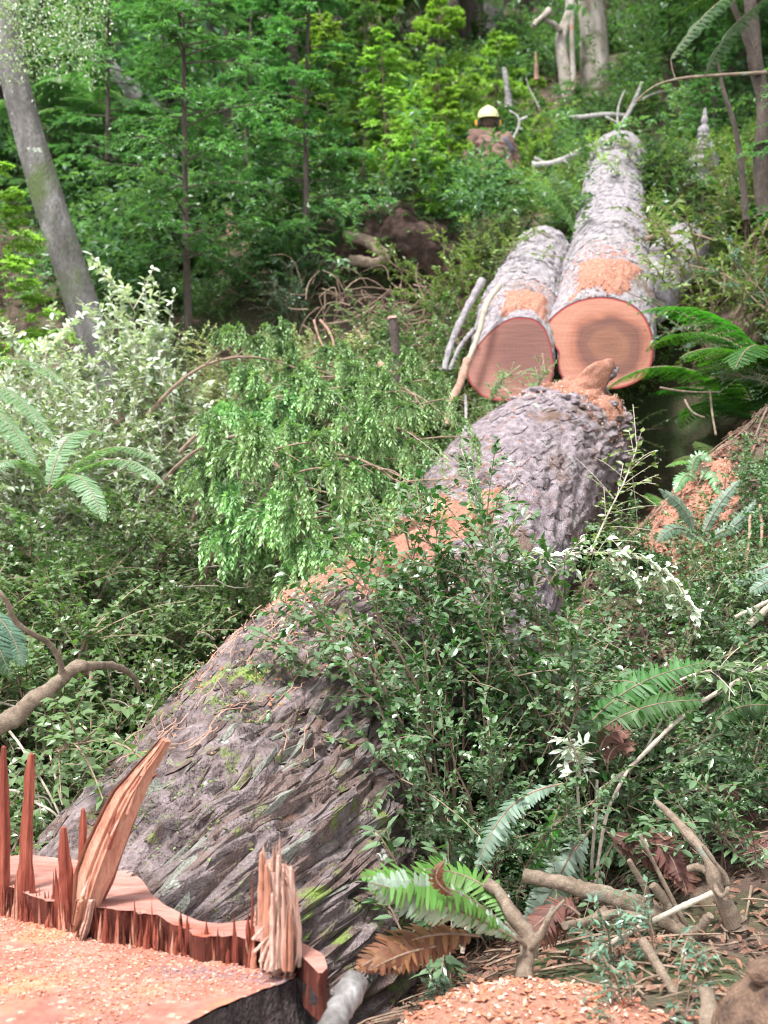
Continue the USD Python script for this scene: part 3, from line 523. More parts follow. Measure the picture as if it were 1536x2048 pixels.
# bark plates, the nearest as parts of their own
def plate(lg, s, th, L, W, H, tw, r):
    u = np.array([0, 0, 0, .3, .3, .3, .3, .7, .7, .7, .7, 1, 1, 1]) ; v = np.array([-.44, 0, .4, -.5, -.2, .25, .5, -.5, -.2, .25, .5, -.42, .05, .44])
    h = np.array([.1, .35, .1, 0, .75, .7, 0, 0, 1, .95, 0, .25, .8, .25])
    u = u + r.normal(0, .07, 14); v = v + r.normal(0, .09, 14); h = h * r.uniform(.6, 1.25, 14) - .25
    a, b = (u - .5) * L, v * W
    ss = np.clip(s + a * math.cos(tw) - b * math.sin(tw), .01, lg.L - .01); tt = th + (a * math.sin(tw) + b * math.cos(tw)) / float(lg.r(s))
    p = lg.pts(ss, tt, h * H + .006, True)
    f = np.array([[0, 3, 4], [0, 4, 1], [1, 4, 5], [1, 5, 2], [2, 5, 6], [3, 7, 8], [3, 8, 4], [4, 8, 9], [4, 9, 5], [5, 9, 10], [5, 10, 6], [7, 11, 8], [8, 11, 12], [8, 12, 9], [9, 12, 13], [9, 13, 10]])
    return p, f
plates = []
for k in range(3300):
    s = big.L * rng.random() ** 1.5 * .93; th = rng.uniform(-1.75, 2.3)
    far = np.clip((s - 2.2) / .8, 0, 1)
    if rng.random() < far * .55 or rng.random() < np.interp(th, [-1, -.2, .5], [.7, .6, 0]): continue
    L_ = rng.uniform(.09, .3) * (1 - .35 * far); W_ = rng.choice([.6, 1, 1, 1.4]) * rng.uniform(.015, .034) * (1 + .5 * far)
    plates.append((s, th, L_, W_, rng.uniform(.008, .022) * (1 - .65 * far), rng.normal(.2, .09)))
order = sorted(range(len(plates)), key=lambda k: plates[k][0] + .9 * abs(plates[k][1] - .35))
rest = {'plate_grey': [], 'plate_brown': [], 'plate_lichen': [], 'upper_bark_lit': []}
for q, k in enumerate(order):
    pl = plates[k]
    if meshkit.noise(np.array([[pl[0] * 1.6, pl[1] * 1.8, 3.3]]), 2)[0] < np.interp(pl[1], [-.9, 0, .6], [.55, .44, .12]):   # mossy and worn patches carry only small flakes
        if rng.random() < .35: continue
        pl = (pl[0], pl[1], pl[2] * .5, pl[3] * .7, pl[4] * .6, pl[5])
    m_ = ('plate_grey', 'plate_brown', 'plate_grey', 'plate_brown', 'plate_grey', 'plate_brown', 'plate_brown', 'plate_grey', 'plate_brown', 'plate_lichen')[rng.integers(0, 10)]
    if pl[0] > SP - .2: m_ = 'upper_bark_lit'
    msh = plate(big, *pl, rng)
    if len([1 for c in t.GetChildren() if c.GetName().startswith('bark_plate')]) < 290: obj('bark_plate', msh, m_, t)
    else: rest[m_].append(msh)
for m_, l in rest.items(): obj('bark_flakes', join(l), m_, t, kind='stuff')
# the torn tongue of wood left standing over the far end
tk_ = np.linspace(0, 1, 22); tu = np.linspace(-1, 1, 13)
tl_, trr = np.array([P(1085, 838, 8.42), P(1125, 790, 8.55), P(1160, 748, 8.62), P(1200, 722, 8.68), P(1222, 718, 8.7)]), np.array([P(1185, 850, 8.52), P(1195, 812, 8.6), P(1205, 782, 8.66), P(1222, 752, 8.7), P(1232, 728, 8.71)])
tl_, trr = smoothpath(tl_, 22), smoothpath(trr, 22); top_ = tl_[:, None] + (trr - tl_)[:, None] * (tu[None, :, None] + 1) / 2
bul = np.sqrt(np.clip(1 - tu ** 2, 0, 1)); top_ = top_ + np.array([0, -.05, .05]) * (bul[None, :, None] * np.interp(tk_, [0, .7, 1], [1, .8, .2])[:, None, None]); rag = (meshkit.fbm(top_ * 16, 4, 3) - .5)[..., None] * np.array([.02, -.05, .05]); top_ = top_ + rag
bot_ = top_ + np.array([.015, .07, -.06]) * np.clip(bul, .25, 1)[None, :, None]
obj('torn_tongue', (top_.reshape(-1, 3), tri(gridfaces(22, 13))), 'sawdust', t, label='torn tongue of orange wood at the upper end of the log', smooth=True)
edge_ = np.concatenate([np.arange(13), 13 * np.arange(1, 22) + 12, 13 * 21 + np.arange(11, -1, -1), 13 * np.arange(20, 0, -1)]); n_ = len(edge_); tv, bv_ = top_.reshape(-1, 3), bot_.reshape(-1, 3)
sk = np.vstack([tv[edge_], bv_[edge_] + (meshkit.fbm(bv_[edge_] * 30, 2, 5) - .5)[:, None] * .03]); j = np.arange(n_); j2 = (j + 1) % n_
obj('tongue_bark', join([(sk, np.vstack([np.stack([j, j2, n_ + j2], 1), np.stack([j, n_ + j2, n_ + j], 1)])), (bv_, tri(gridfaces(22, 13)))]), 'upper_bark_lit', t)
bk = []
for k in range(26):
    p = bot_[rng.integers(6, 21), rng.integers(7, 13)] + rng.normal(0, .015, 3)
    b = trimesh.creation.icosphere(1, 1.0); bv = np.array(b.vertices) * [rng.uniform(.015, .035), rng.uniform(.012, .03), rng.uniform(.01, .02)] * (1 + .5 * rng.normal(0, .3, (42, 1)))
    bk.append((bv + p, np.array(b.faces)))
for k in range(30):   # lumps of bark broken up round the far end
    s, th = rng.uniform(big.L - .75, big.L - .03), rng.uniform(-.9, 1.9)
    p = big.pts(np.array([s]), np.array([th]), .01)[0]; b = trimesh.creation.icosphere(1, 1.0)
    bv = np.array(b.vertices) * [rng.uniform(.025, .055), rng.uniform(.025, .05), rng.uniform(.012, .025)] * (1 + .5 * rng.normal(0, .3, (42, 1)))
    bk.append((bv + p, np.array(b.faces)))
obj('bark_lumps', join(bk), 'upper_bark_lit', t, kind='stuff')
def dust(label, meshes, lg=None, area=None, n=500, seed=0, size=.012):
    d = thing('sawdust', label, 'sawdust', kind='stuff')
    obj('dust', join(meshes), 'sawdust', d, kind='stuff', smooth=True)
    if lg is not None:
        r = np.random.default_rng(seed); s = r.uniform(area[0], area[1], n); th = r.uniform(area[2], area[3], n)
        p = lg.pts(s, th, .02); c, _, u, w = lg.frame(s); nv = nrm(p - c)
        obj('wood_chips', chips(p, nv, r, size), 'chip_pale', d, kind='stuff')
        m = n * 5; s = np.clip(r.normal((area[0] + area[1]) / 2, (area[1] - area[0]) * .36, m), .02, lg.L - .02); th = r.normal((area[2] + area[3]) / 2, (area[3] - area[2]) * .36, m); p = lg.pts(s, th, .006)
        keep = meshkit.fbm(p * 7, 3, seed) > .45; nv = nrm(p - lg.c(s)); obj('orange_chips', chips(p[keep], nv[keep], r, size), 'chip_orange', d, kind='stuff')
    return d
Ls = big.L
dust('orange sawdust strewn over the middle of the huge fallen log', [shell(big, 1.9, 3.9, -.95, .55, 110, 70, .03, 21, 5, .42)], big, (1.8, 4.0, -.9, .6), 700, 3)
dust('orange sawdust at the upper end of the huge fallen log', [shell(big, Ls - .5, Ls - .02, -.5, 1.3, 50, 60, .014, 22, 6, .46)], big, (Ls - .7, Ls - .03, -.6, 1.5), 260, 4)
# red needles and moss lie along its back
nd = []
for k in range(90):
    s0, th0 = rng.uniform(.6, 2.4), rng.normal(-.25, .3); n = 6
    ss = s0 + np.linspace(0, rng.uniform(.08, .3), n); tt = th0 + np.cumsum(rng.normal(0, .02, n)) + rng.normal(0, .1) * np.linspace(0, 1, n)
    nd.append(tubes(big.pts(ss, tt, .03, True)[None], .0022, 3, False))
d_ = obj('dead_needles', join(nd), 'pink_stick', None, 'thin reddish dead needle sprays lying on the bark of the huge fallen log', 'needles', kind='stuff')
mo = []
for k in range(9000):
    mo.append((rng.uniform(.1, 2.6), rng.normal(-.45, .5)))
mo = np.array(mo); keep = meshkit.fbm(np.stack([mo[:, 0] * 3, mo[:, 1] * 3, 0 * mo[:, 0]], 1), 3, 31) > .52; mo = mo[keep]
pp = big.pts(mo[:, 0], mo[:, 1], .012); nv = nrm(pp - big.c(mo[:, 0]))
obj('moss', chips(pp, nv, rng, .011, T_LANCE, .5), 'leaf_olive', None, 'green moss tufts on the back of the huge fallen log', 'moss', kind='stuff')

def sawn_end(lg, outline, d, name, mat_, tilt, label, cat, ns, nt, extra=None):
    """A log whose near end is the outline seen in the photograph, blended into the round stem over its first half metre."""
    o = np.array([P(x, y, d) for x, y in outline]); cen = o.mean(0)
    o[:, 1] += (o[:, 2] - cen[2]) * tilt[0] + (o[:, 0] - cen[0]) * tilt[1]
    c0, t0, u0, w0 = (a[0] for a in lg.frame(np.array([0.0])))
    th_o = np.arctan2((o - cen) @ u0, (o - cen) @ w0)
    ring_th = np.linspace(-PI, PI, nt, endpoint=False)
    ordr = np.argsort(th_o); tho, oo = th_o[ordr], o[ordr]
    tho = np.concatenate([tho - 2 * PI, tho, tho + 2 * PI]); oo = np.vstack([oo] * 3)
    ring = np.stack([np.interp(ring_th, tho, oo[:, k]) for k in range(3)], 1)
    for _ in range(2): ring = .5 * ring + .25 * (np.roll(ring, 1, 0) + np.roll(ring, -1, 0))
    s = np.linspace(0, 1, ns) ** 1.3 * lg.L
    S, T = s[:, None] + np.zeros((1, nt)), ring_th[None] + np.zeros((ns, 1))
    body = lg.pts(S, T); round0 = lg.pts(np.zeros(nt), ring_th, 0, False)
    k = np.clip(1 - s / .9, 0, 1) ** 1.6
    v = body + k[:, None, None] * (ring - round0)[None]
    lg.blend = (np.append(ring_th, PI), np.vstack([ring - round0, (ring - round0)[:1]]))
    v[0] = ring + (ring - cen) * .01
    th = thing(name, label, cat)
    bodyv = v.reshape(-1, 3); f = tri(gridfaces(ns, nt, True)); e = (ns - 1) * nt; j = np.arange(nt); j2 = (j + 1) % nt
    bodyv = np.vstack([bodyv, lg.c(lg.L)]); f = np.vstack([f, np.stack([e + j2, e + j, len(bodyv) - 1 + 0 * j], 1)])
    obj('trunk', (bodyv, f), 'pale_bark', th, smooth=True)
    fr = np.array([0, .15, .3, .5, .7, .85, .93, .97, .99, 1.0]); disc = cen + (ring - cen)[None] * fr[:, None, None]
    disc = disc - t0 * .004
    dv = disc.reshape(-1, 3); df = tri(gridfaces(len(fr), nt, True))
    obj('sawn_face', (dv, df, np.repeat(fr, nt)), mat_, th)
    return th, cen, ring, t0
rt_axis = [kn(1205, 682, 9.2, .385), kn(1212, 610, 9.9, .375), kn(1216, 520, 10.9, .335), kn(1222, 430, 12.0, .295), kn(1231, 350, 12.8, .28), kn(1240, 316, 13.3, .265)]
right_log = LogShape(rt_axis, rough=.012, seed=14, lobes=.07, twist=.1, groove=10)
lf_axis = [kn(1022, 712, 9.0, .30), kn(1036, 640, 9.8, .295), kn(1062, 560, 10.8, .265), kn(1084, 505, 11.5, .24)]
left_log = LogShape(lf_axis, rough=.012, seed=15, lobes=.07, twist=.1, groove=10)
cR, cL = P(1215, 690, 9.2), P(1060, 700, 9.0)
discmat('disc_right', cR, None, [(0.0, (0.13, 0.058, 0.038)), (.16, (0.15, 0.065, 0.04)), (.23, (0.17, 0.075, 0.046)), (.27, (0.125, 0.054, 0.038)), (.33, (0.12, 0.05, 0.037)), (.37, (0.24, 0.095, 0.06)), (.42, (0.31, 0.14, 0.095)), (1, (0.34, 0.175, 0.13))])
discmat('disc_left', cL, None, [(0.0, (0.12, 0.056, 0.044)), (.27, (0.135, 0.06, 0.047)), (.36, (0.18, 0.078, 0.06)), (.42, (0.25, 0.115, 0.09)), (1, (0.29, 0.14, 0.11))])
oR = [(1092, 648), (1108, 630), (1130, 612), (1155, 599), (1180, 592), (1208, 589), (1235, 592), (1262, 600), (1284, 617), (1298, 638), (1306, 665), (1309, 690), (1305, 718), (1297, 742), (1280, 760), (1252, 774), (1228, 780), (1190, 778), (1150, 770), (1122, 760), (1115, 745), (1114, 720), (1118, 706), (1108, 693), (1098, 675)]
oL = [(932, 745), (934, 726), (945, 705), (960, 685), (975, 668), (995, 650), (1015, 637), (1035, 631), (1060, 632), (1078, 639), (1092, 655), (1100, 678), (1105, 705), (1107, 730), (1104, 752), (1096, 775), (1070, 792), (1030, 802), (990, 803), (968, 797), (952, 785), (938, 766)]
thR, cenR, ringR, tR = sawn_end(right_log, oR, 9.2, 'sawn_log', 'disc_right', (.3, .05), 'larger sawn log with round pale orange end and red bark rim, above the torn tongue', 'log', 120, 120)
thL, cenL, ringL, tL = sawn_end(left_log, oL, 9.02, 'sawn_log', 'disc_left', (.25, 0), 'smaller sawn log with plain reddish brown end, left of the larger one', 'log', 80, 100)
# the side limb of the forked log
sl = LogShape([kn(1285, 600, 10.0, .22), kn(1320, 555, 10.6, .23), kn(1350, 520, 11.1, .215), kn(1372, 490, 11.5, .19), kn(1380, 478, 11.65, .12)], rough=.012, seed=16, lobes=.08)
obj('side_limb', log_mesh(sl, 60, 70), 'pale_bark', thR, smooth=True)
def flakes(lg, th, n, s0, s1, seed):
    r = np.random.default_rng(seed); l = []
    for k in range(n):
        s = r.uniform(s0, s1); l.append(plate(lg, s, r.uniform(-1.6, 1.9), r.uniform(.05, .12), r.uniform(.03, .06), r.uniform(.006, .014), r.normal(0, .4), r))
    obj('bark_flakes', join(l), 'pale_bark', th, kind='stuff')
flakes(right_log, thR, 420, .8, right_log.L - .1, 1); flakes(left_log, thL, 160, .8, left_log.L - .1, 2)
dust('orange sawdust on top of the larger sawn log', [shell(right_log, .05, .9, -.75, .95, 60, 60, .03, 23, 6, .4)], right_log, (.1, 1.1, -.7, 1.0), 240, 5)
dust('orange sawdust on top of the smaller sawn log', [shell(left_log, .06, .7, -.3, 1.0, 40, 40, .025, 24, 6, .42)], left_log, (.1, .9, -.5, 1.0), 120, 6)

# ------------------------------------------------------------------ the stump
ZN, ZF = .53, .60
def onz(px, py, z): d = (CZ - z) * F / (py - 1024); return [X(px, d), d]
near_px = [(-480, 1795), (-250, 1800), (-100, 1812), (0, 1828), (90, 1850), (180, 1878), (300, 1900), (400, 1918), (500, 1935), (592, 1946), (585, 1958), (560, 1968), (520, 1980), (470, 2001), (430, 2018), (380, 2046), (300, 2090), (150, 2140), (-100, 2150), (-330, 2080), (-480, 1960), (-560, 1860)]
npoly = np.array([onz(x, y, ZN) for x, y in near_px])
far_px = [(-540, 1745), (-420, 1718), (-200, 1702), (-90, 1703), (0, 1711), (60, 1709), (120, 1718), (210, 1727), (255, 1737), (282, 1757), (300, 1783), (325, 1806), (360, 1822), (400, 1833), (440, 1836), (500, 1830), (545, 1845), (610, 1870), (648, 1888), (655, 1915), (640, 1930)]
fpoly = np.array([onz(x, y, ZF) for x, y in far_px])
st = thing('stump', 'big freshly cut stump with broad red sawn top and splintered ridge, at the lower left', 'stump')
def densify(poly, n, smooth=2, jag=0.0, seed=0, closed=True):
    q = np.vstack([poly, poly[:1]]) if closed else poly
    s = np.concatenate([[0], np.cumsum(np.linalg.norm(np.diff(q, axis=0), axis=1))]); u = np.linspace(0, s[-1], n, endpoint=not closed)
    r = np.stack([np.interp(u, s, q[:, k]) for k in range(q.shape[1])], 1)
    if jag: r = r + np.random.default_rng(seed).normal(0, jag, r.shape)
    return r
import shapely
from shapely.geometry import Polygon, Point
def sheet(poly, zf, step, edge_drop=0.0):
    """A finely divided sheet over the polygon with height zf(x, y)."""
    pg = Polygon(poly).buffer(0); x0, y0, x1, y1 = pg.bounds
    ax, ay = np.arange(x0 - step, x1 + 2 * step, step), np.arange(y0 - step, y1 + 2 * step, step)
    gx_, gy_ = np.meshgrid(ax, ay); pts = np.stack([gx_, gy_], -1)
    ins = shapely.contains_xy(pg, gx_, gy_)
    cell = ins[:-1, :-1] | ins[1:, :-1] | ins[:-1, 1:] | ins[1:, 1:]
    flat = pts.reshape(-1, 2).copy(); io = ~ins.ravel()
    used_ = np.zeros(len(flat), bool); n = len(ax); i0 = (np.arange(len(ay) - 1)[:, None] * n + np.arange(n - 1)[None])[cell]
    q = np.stack([i0, i0 + 1, i0 + n + 1, i0 + n], 1); used_[q.ravel()] = True
    bd = pg.exterior
    for k in np.nonzero(used_ & io)[0]:
        pr = bd.interpolate(bd.project(Point(flat[k]))); flat[k] = (pr.x, pr.y)
    z = zf(flat[:, 0], flat[:, 1]); v = np.column_stack([flat, z]); re = -np.ones(len(v), int); re[used_] = np.arange(used_.sum())
    return v[used_], tri(re[q])
def wall(poly2, z0, z1, out=0.0, rows=6, seed=0, rough=.0, closed=True, cen=None):
    """A wall hung from the closed outline: z0(x, y) at the top to z1 at the foot, spreading by out."""
    n = len(poly2); cen = poly2.mean(0) if cen is None else cen; k = np.linspace(0, 1, rows)[:, None]
    d = nrm(poly2 - cen); xy = poly2[None] + d[None] * (out * k ** 1.4)[..., None]
    za = np.broadcast_to(z0, (n,)); zb = np.broadcast_to(z1, (n,))
    z = za[None] * (1 - k) + zb[None] * k
    v = np.concatenate([xy, z[..., None]], -1)
    if rough:
        nn = meshkit.fbm(np.concatenate([xy * 14, z[..., None] * 5], -1), 3, seed) - .5; v[..., :2] += d[None] * (nn * rough * np.clip(k * 6, 0, 1))[..., None]
    return v.reshape(-1, 3), tri(gridfaces(rows, n, closed))
zn = lambda x, y: ZN + .012 * (meshkit.fbm(np.stack([x * 3, y * 3, 0 * x], -1), 3, 41) - .5) + .006 * (meshkit.fbm(np.stack([x * 40, y * 40, 0 * x], -1), 2, 42) - .5)
zf_ = lambda x, y: ZF + .02 * (meshkit.fbm(np.stack([x * 5, y * 5, 0 * x], -1), 3, 43) - .5) - .02 * np.clip((x + .62) / .5, 0, 1)
rs0 = np.random.default_rng(18)
nd_ = densify(npoly, 240, jag=.0015, seed=1)
obj('sawn_top', sheet(nd_, zn, .012), 'saw_face', st, smooth=True)
hinge_px = near_px[:10]; hinge = np.array([onz(x, y, ZN) for x, y in hinge_px]); hinge_d = densify(hinge, 160, closed=False)
hn_ = meshkit.fbm(np.column_stack([hinge_d * 9, 0 * hinge_d[:, 0]]), 3, 91) - .5; hs_ = rs0.normal(0, .006, len(hinge_d)); back_ = hinge_d + np.column_stack([0 * hn_, .02 + .09 * hn_ + hs_])
ledge = np.vstack([back_, densify(fpoly[::-1], 140, closed=False)])
obj('upper_ledge', sheet(ledge, zf_, .012), 'notch_face', st, smooth=True)
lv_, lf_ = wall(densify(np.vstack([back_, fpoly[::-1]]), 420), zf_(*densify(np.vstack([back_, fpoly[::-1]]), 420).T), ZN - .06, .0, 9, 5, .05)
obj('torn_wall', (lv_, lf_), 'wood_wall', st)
cenS = np.array([-.905, 3.19])
outl = np.array(Polygon(np.vstack([npoly[9:], npoly[:1], fpoly])).buffer(0).exterior.coords)[:-1]
od = densify(outl, 260, jag=.004, seed=3)
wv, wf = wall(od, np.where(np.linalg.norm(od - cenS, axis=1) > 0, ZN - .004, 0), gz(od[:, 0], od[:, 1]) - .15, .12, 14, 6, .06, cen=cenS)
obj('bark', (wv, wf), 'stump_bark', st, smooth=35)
# splinters: the torn fibres of the holding wood
def shard(base, top, w, dpt, seed, n=9, jag=.25, tips=2, axis=None, blunt=False):
    """A torn upright sliver: a flat, fibrous wedge with split tips."""
    r = np.random.default_rng(seed); base, top = np.asarray(base, float), np.asarray(top, float); ax = top - base; L = np.linalg.norm(ax); t = ax / L
    side = nrm(np.cross(t, [0, 1.0, 0]) if axis is None else np.asarray(axis, float) - t * np.dot(axis, t)); nm = np.cross(side, t); out = []
    for q in range(tips):
        k = np.linspace(0, 1, n); l = L * (1 if q == 0 else r.uniform(.5, .92)); ww = (w if tips == 1 else w * r.uniform(.55, .8))
        off = 0 if tips == 1 else (q / (tips - 1) - .5) * w * .7
        prof = np.clip(1 - (.38 * k ** 1.1 + .25 * k ** 12 if blunt else k ** r.uniform(1.3, 2.6)), .04, 1); wob = np.cumsum(r.normal(0, jag * w * .08, n)); dd = dpt * (.5 + .5 * prof) * r.uniform(.8, 1.2)
        a = np.array([-.5, -.2, .25, .5, .3, -.15]); b = np.array([0, .5, .45, .05, -.4, -.5])
        c = base + t * (l * k)[:, None] + side * (off * (1 - .3 * k) + wob)[:, None] + nm * r.normal(0, .15 * dpt)
        jj = 1 + r.normal(0, .12, (n, 6))
        v = c[:, None] + side * (a[None] * (ww * prof)[:, None] * jj)[..., None] + nm * (b[None] * dd[:, None] * jj)[..., None]
        f = tri(gridfaces(n, 6, True)); v = v.reshape(-1, 3); e = (n - 1) * 6; j = np.arange(6); m = len(v)
        v = np.vstack([v, v[e:].mean(0) + t * .01 * r.random(), v[:6].mean(0)]); f = np.vstack([f, np.stack([e + j, m + 0 * j, e + (j + 1) % 6], 1), np.stack([j, (j + 1) % 6, m + 1 + 0 * j], 1)])
        out.append((v, f))
    return join(out)[:2]
rs = np.random.default_rng(8)
def hp(px): return float(np.interp(px, [a for a, b in hinge_px], [b for a, b in hinge_px]))
def splint(px, top_px, top_py, wpx, m_='splinter_red', tips=2, back=.02, py=None, dpt=None, label=None, seed=None, lean=.0, blunt=False):
    b = onz(px, (hp(px) if py is None else py), ZN); d = b[1] + back; base = np.array([b[0], d, ZN - .03]); top = P(top_px, top_py, d + lean)
    w = wpx / F * d
    obj('splinter', shard(base, top, w, w * .6 if dpt is None else dpt, rs.integers(1 << 30) if seed is None else seed, tips=tips, blunt=blunt), m_, st, label=label)
splint(2, 6, 1495, 30, tips=1, blunt=True); splint(-22, -26, 1560, 34, tips=1, blunt=True); splint(38, 62, 1508, 32, tips=1, back=.03, blunt=True); splint(62, 60, 1700, 18, tips=1)
splint(132, 128, 1655, 34, tips=1, blunt=True); splint(152, 166, 1620, 24, tips=1, back=.05, blunt=True); splint(118, 112, 1740, 20, tips=1); splint(104, 106, 1745, 14, tips=1); splint(96, 100, 1790, 24, tips=2); splint(62, 64, 1795, 18, tips=1)
splint(-60, -55, 1640, 44, tips=3); splint(-110, -112, 1700, 50, tips=3); splint(-170, -165, 1730, 60, tips=3)
for k in range(190):
    px = rs.uniform(-250, 585); h = rs.choice([24, 42, 58, 86], p=[.25, .35, .3, .1]) * rs.uniform(.6, 1.25)
    splint(px, px + rs.normal(0, 3), hp(px) - h - 6, rs.uniform(5, 17), m_=('splinter_red', 'splinter_red', 'wood_wall', 'splinter_pink')[rs.integers(0, 4)], tips=int(rs.integers(1, 3)), back=rs.uniform(-.012, .03))
for px, ty, w in ((375, 1828, 14), (415, 1838, 16), (470, 1830, 14), (505, 1736, 10), (497, 1825, 18), (360, 1835, 20), (312, 1845, 14)): splint(px, px - 2, ty, w, tips=1, back=.012)
# the long slab leaning to the right and its split foot
def slab(rows, d0, m_, name, label, thick, seed, dslope=0.0, ridges=.006, boxy=.5):
    """A torn slab drawn by its left and right edges from foot to tip; its faces carry long fibres."""
    r = np.random.default_rng(seed); R = np.array(rows, float); k = np.linspace(0, 1, 34); R = np.stack([np.interp(k, np.linspace(0, 1, len(R)), R[:, c]) for c in range(4)], 1)
    m = 15; u = np.linspace(0, 1, m); prof = np.sin(PI * np.clip(u, 0.02, .98)) ** boxy
    fib = r.normal(0, 1, m) * ridges + .35 * np.interp(u, [0, .55, .7, 1], [0, .035, .015, -.02])
    F_, B_ = [], []
    for i, (xl, yl, xr, yr) in enumerate(R):
        d = d0 + dslope * k[i]; a, b = P(xl, yl, d), P(xr, yr, d); row = a + (b - a) * u[:, None]
        wv_ = fib + r.normal(0, .0012, m); row_f = row.copy(); row_f[:, 1] -= (thick * .5 * prof + wv_) * np.interp(k[i], [0, .1, 1], [.5, 1, .7]); row_b = row.copy(); row_b[:, 1] += thick * .5 * prof * np.interp(k[i], [0, .1, 1], [.5, 1, .7])
        F_.append(row_f); B_.append(row_b[1:-1][::-1])
    ring = [np.vstack([a, b]) for a, b in zip(F_, B_)]; n = len(ring[0]); v = np.vstack(ring); f = tri(gridfaces(len(ring), n, True)); e = (len(ring) - 1) * n; j = np.arange(n); j2 = (j + 1) % n
    M = len(v); v = np.vstack([v, ring[0].mean(0), ring[-1].mean(0)]); f = np.vstack([f, np.stack([j2, j, M + 0 * j], 1), np.stack([e + j, e + j2, M + 1 + 0 * j], 1)])
    return obj(name, (v, f), m_, st, label=label, smooth=40)
slab([(145, 1866, 172, 1884), (147, 1840, 186, 1850), (148, 1790, 206, 1796), (150, 1745, 226, 1752), (170, 1690, 246, 1700), (190, 1648, 262, 1656), (208, 1612, 276, 1622), (226, 1580, 290, 1590), (250, 1555, 300, 1566), (272, 1530, 310, 1542), (300, 1500, 330, 1510), (322, 1474, 342, 1484)], 3.30, 'splinter_pink', 'splinter_slab', 'long pale slab leaning right with a bent tip', .045, 3, .05)
slab([(196, 1800, 206, 1806), (205, 1762, 226, 1766), (232, 1700, 246, 1704), (252, 1640, 268, 1646), (268, 1602, 282, 1606), (290, 1560, 300, 1566), (304, 1552, 318, 1546)], 3.36, 'splinter_red', 'splinter', None, .03, 4, .03)
slab([(160, 1885, 166, 1888), (158, 1862, 178, 1864), (168, 1838, 184, 1838), (176, 1800, 190, 1800)], 3.255, 'splinter_pale', 'splinter', None, .015, 5)
slab([(146, 1860, 152, 1864), (146, 1835, 164, 1838), (152, 1800, 172, 1800)], 3.27, 'splinter_pink', 'splinter', None, .015, 6)
for k in range(9):   # loose fibres along the slab
    q = rs.random(); px0, py0 = np.interp(q, [0, .4, 1], [165, 205, 318]) + rs.normal(0, 14) * (1 - .6 * q), np.interp(q, [0, .4, 1], [1840, 1700, 1500]); l = rs.uniform(30, 90) * (1 - .5 * q)
    d = 3.27 + .05 * q - rs.uniform(0, .012); obj('splinter', shard(P(px0, py0, d), P(px0 + l * .38, py0 - l, d + .005), rs.uniform(4, 9) / F * d, .004, 300 + k, tips=1), ('splinter_pink', 'splinter_pale', 'splinter_red')[k % 3], st)
# the block of pale torn wood at the right end
slab([(520, 1930, 585, 1950), (523, 1890, 603, 1898), (522, 1845, 606, 1850), (520, 1800, 598, 1810), (518, 1760, 590, 1775), (519, 1720, 582, 1740), (518, 1742, 584, 1758), (520, 1728, 578, 1748)], 3.03, 'splinter_pale', 'splinter_block', 'broad pale block of torn wood at the right end of the ridge', .1, 9, .0, .016, .2)
for i, (px, ty, w, py, dd) in enumerate(((526, 1705, 18, 1850, 0), (540, 1692, 20, 1880, .01), (553, 1712, 16, 1860, .0), (566, 1722, 18, 1900, .012), (580, 1738, 20, 1900, .0), (592, 1775, 18, 1930, .01), (534, 1730, 22, 1920, -.015), (560, 1760, 24, 1935, -.018), (545, 1790, 18, 1940, -.025), (575, 1800, 16, 1940, -.03))):
    d = 2.985 + dd; obj('splinter', shard(P(px, py, d), P(px + (i * 7) % 5 - 2, ty, d), w / F * d, .022, 150 + i, tips=1 + i % 2, blunt=i % 2 == 0), 'splinter_pale' if i % 3 else 'splinter_pink', st)
for i, (px, ty, w, py, m_) in enumerate(((530, 1688, 16, 1760, 'splinter_pale'), (556, 1668, 12, 1760, 'splinter_pale'), (545, 1698, 14, 1760, 'splinter_pink'), (572, 1722, 18, 1790, 'splinter_pale'), (588, 1728, 9, 1800, 'splinter_pink'), (514, 1765, 10, 1850, 'splinter_pale'), (596, 1790, 14, 1900, 'splinter_pink'))):
    d = 2.99 + .02 * (i % 3); obj('splinter', shard(P(px, py, d), P(px + (i % 3) * 3 - 3, ty, d), w / F * d, .012, 50 + i, tips=1 + i % 2), m_, st)
for i, (a, b) in enumerate((((520, 1925), (552, 1850)), ((508, 1905), (545, 1865)), ((530, 1940), (548, 1870)), ((505, 1880), (530, 1850)))):
    obj('splinter', shard(P(*a, 2.95), P(*b, 2.96), .008, .004, 70 + i, tips=1), 'splinter_pale', st)
# sawdust and chips on the sawn top
cd = thing('wood_chips', 'sawdust and pale chips sprinkled over the sawn top of the stump', 'wood chips', kind='stuff')
def in_poly(poly, n, r):
    pg = Polygon(poly); x0, y0, x1, y1 = pg.bounds; a = r.uniform([x0, y0], [x1, y1], (n * 2, 2)); a = a[shapely.contains_xy(pg, a[:, 0], a[:, 1])]; return a[:n]
a = in_poly(npoly, 12000, rs); dens = meshkit.fbm(np.column_stack([a * 5, 0 * a[:, 0]]), 3, 77); hd = np.array([np.min(np.linalg.norm(hinge_d - q, axis=1)) for q in a]); a = a[(dens + .3 * np.exp(-hd / .1)) > .44 + .12 * rs.random(len(a))]
p3 = np.column_stack([a, zn(a[:, 0], a[:, 1]) + .002]); up = np.tile([0, 0, 1.0], (len(p3), 1)); h_ = len(p3) // 3
obj('pale_chips', chips(p3[:h_], up[:h_], rs, .0055), 'chip_pale', cd, kind='stuff'); obj('orange_chips', chips(p3[h_:], up[h_:], rs, .006), 'chip_orange', cd, kind='stuff')

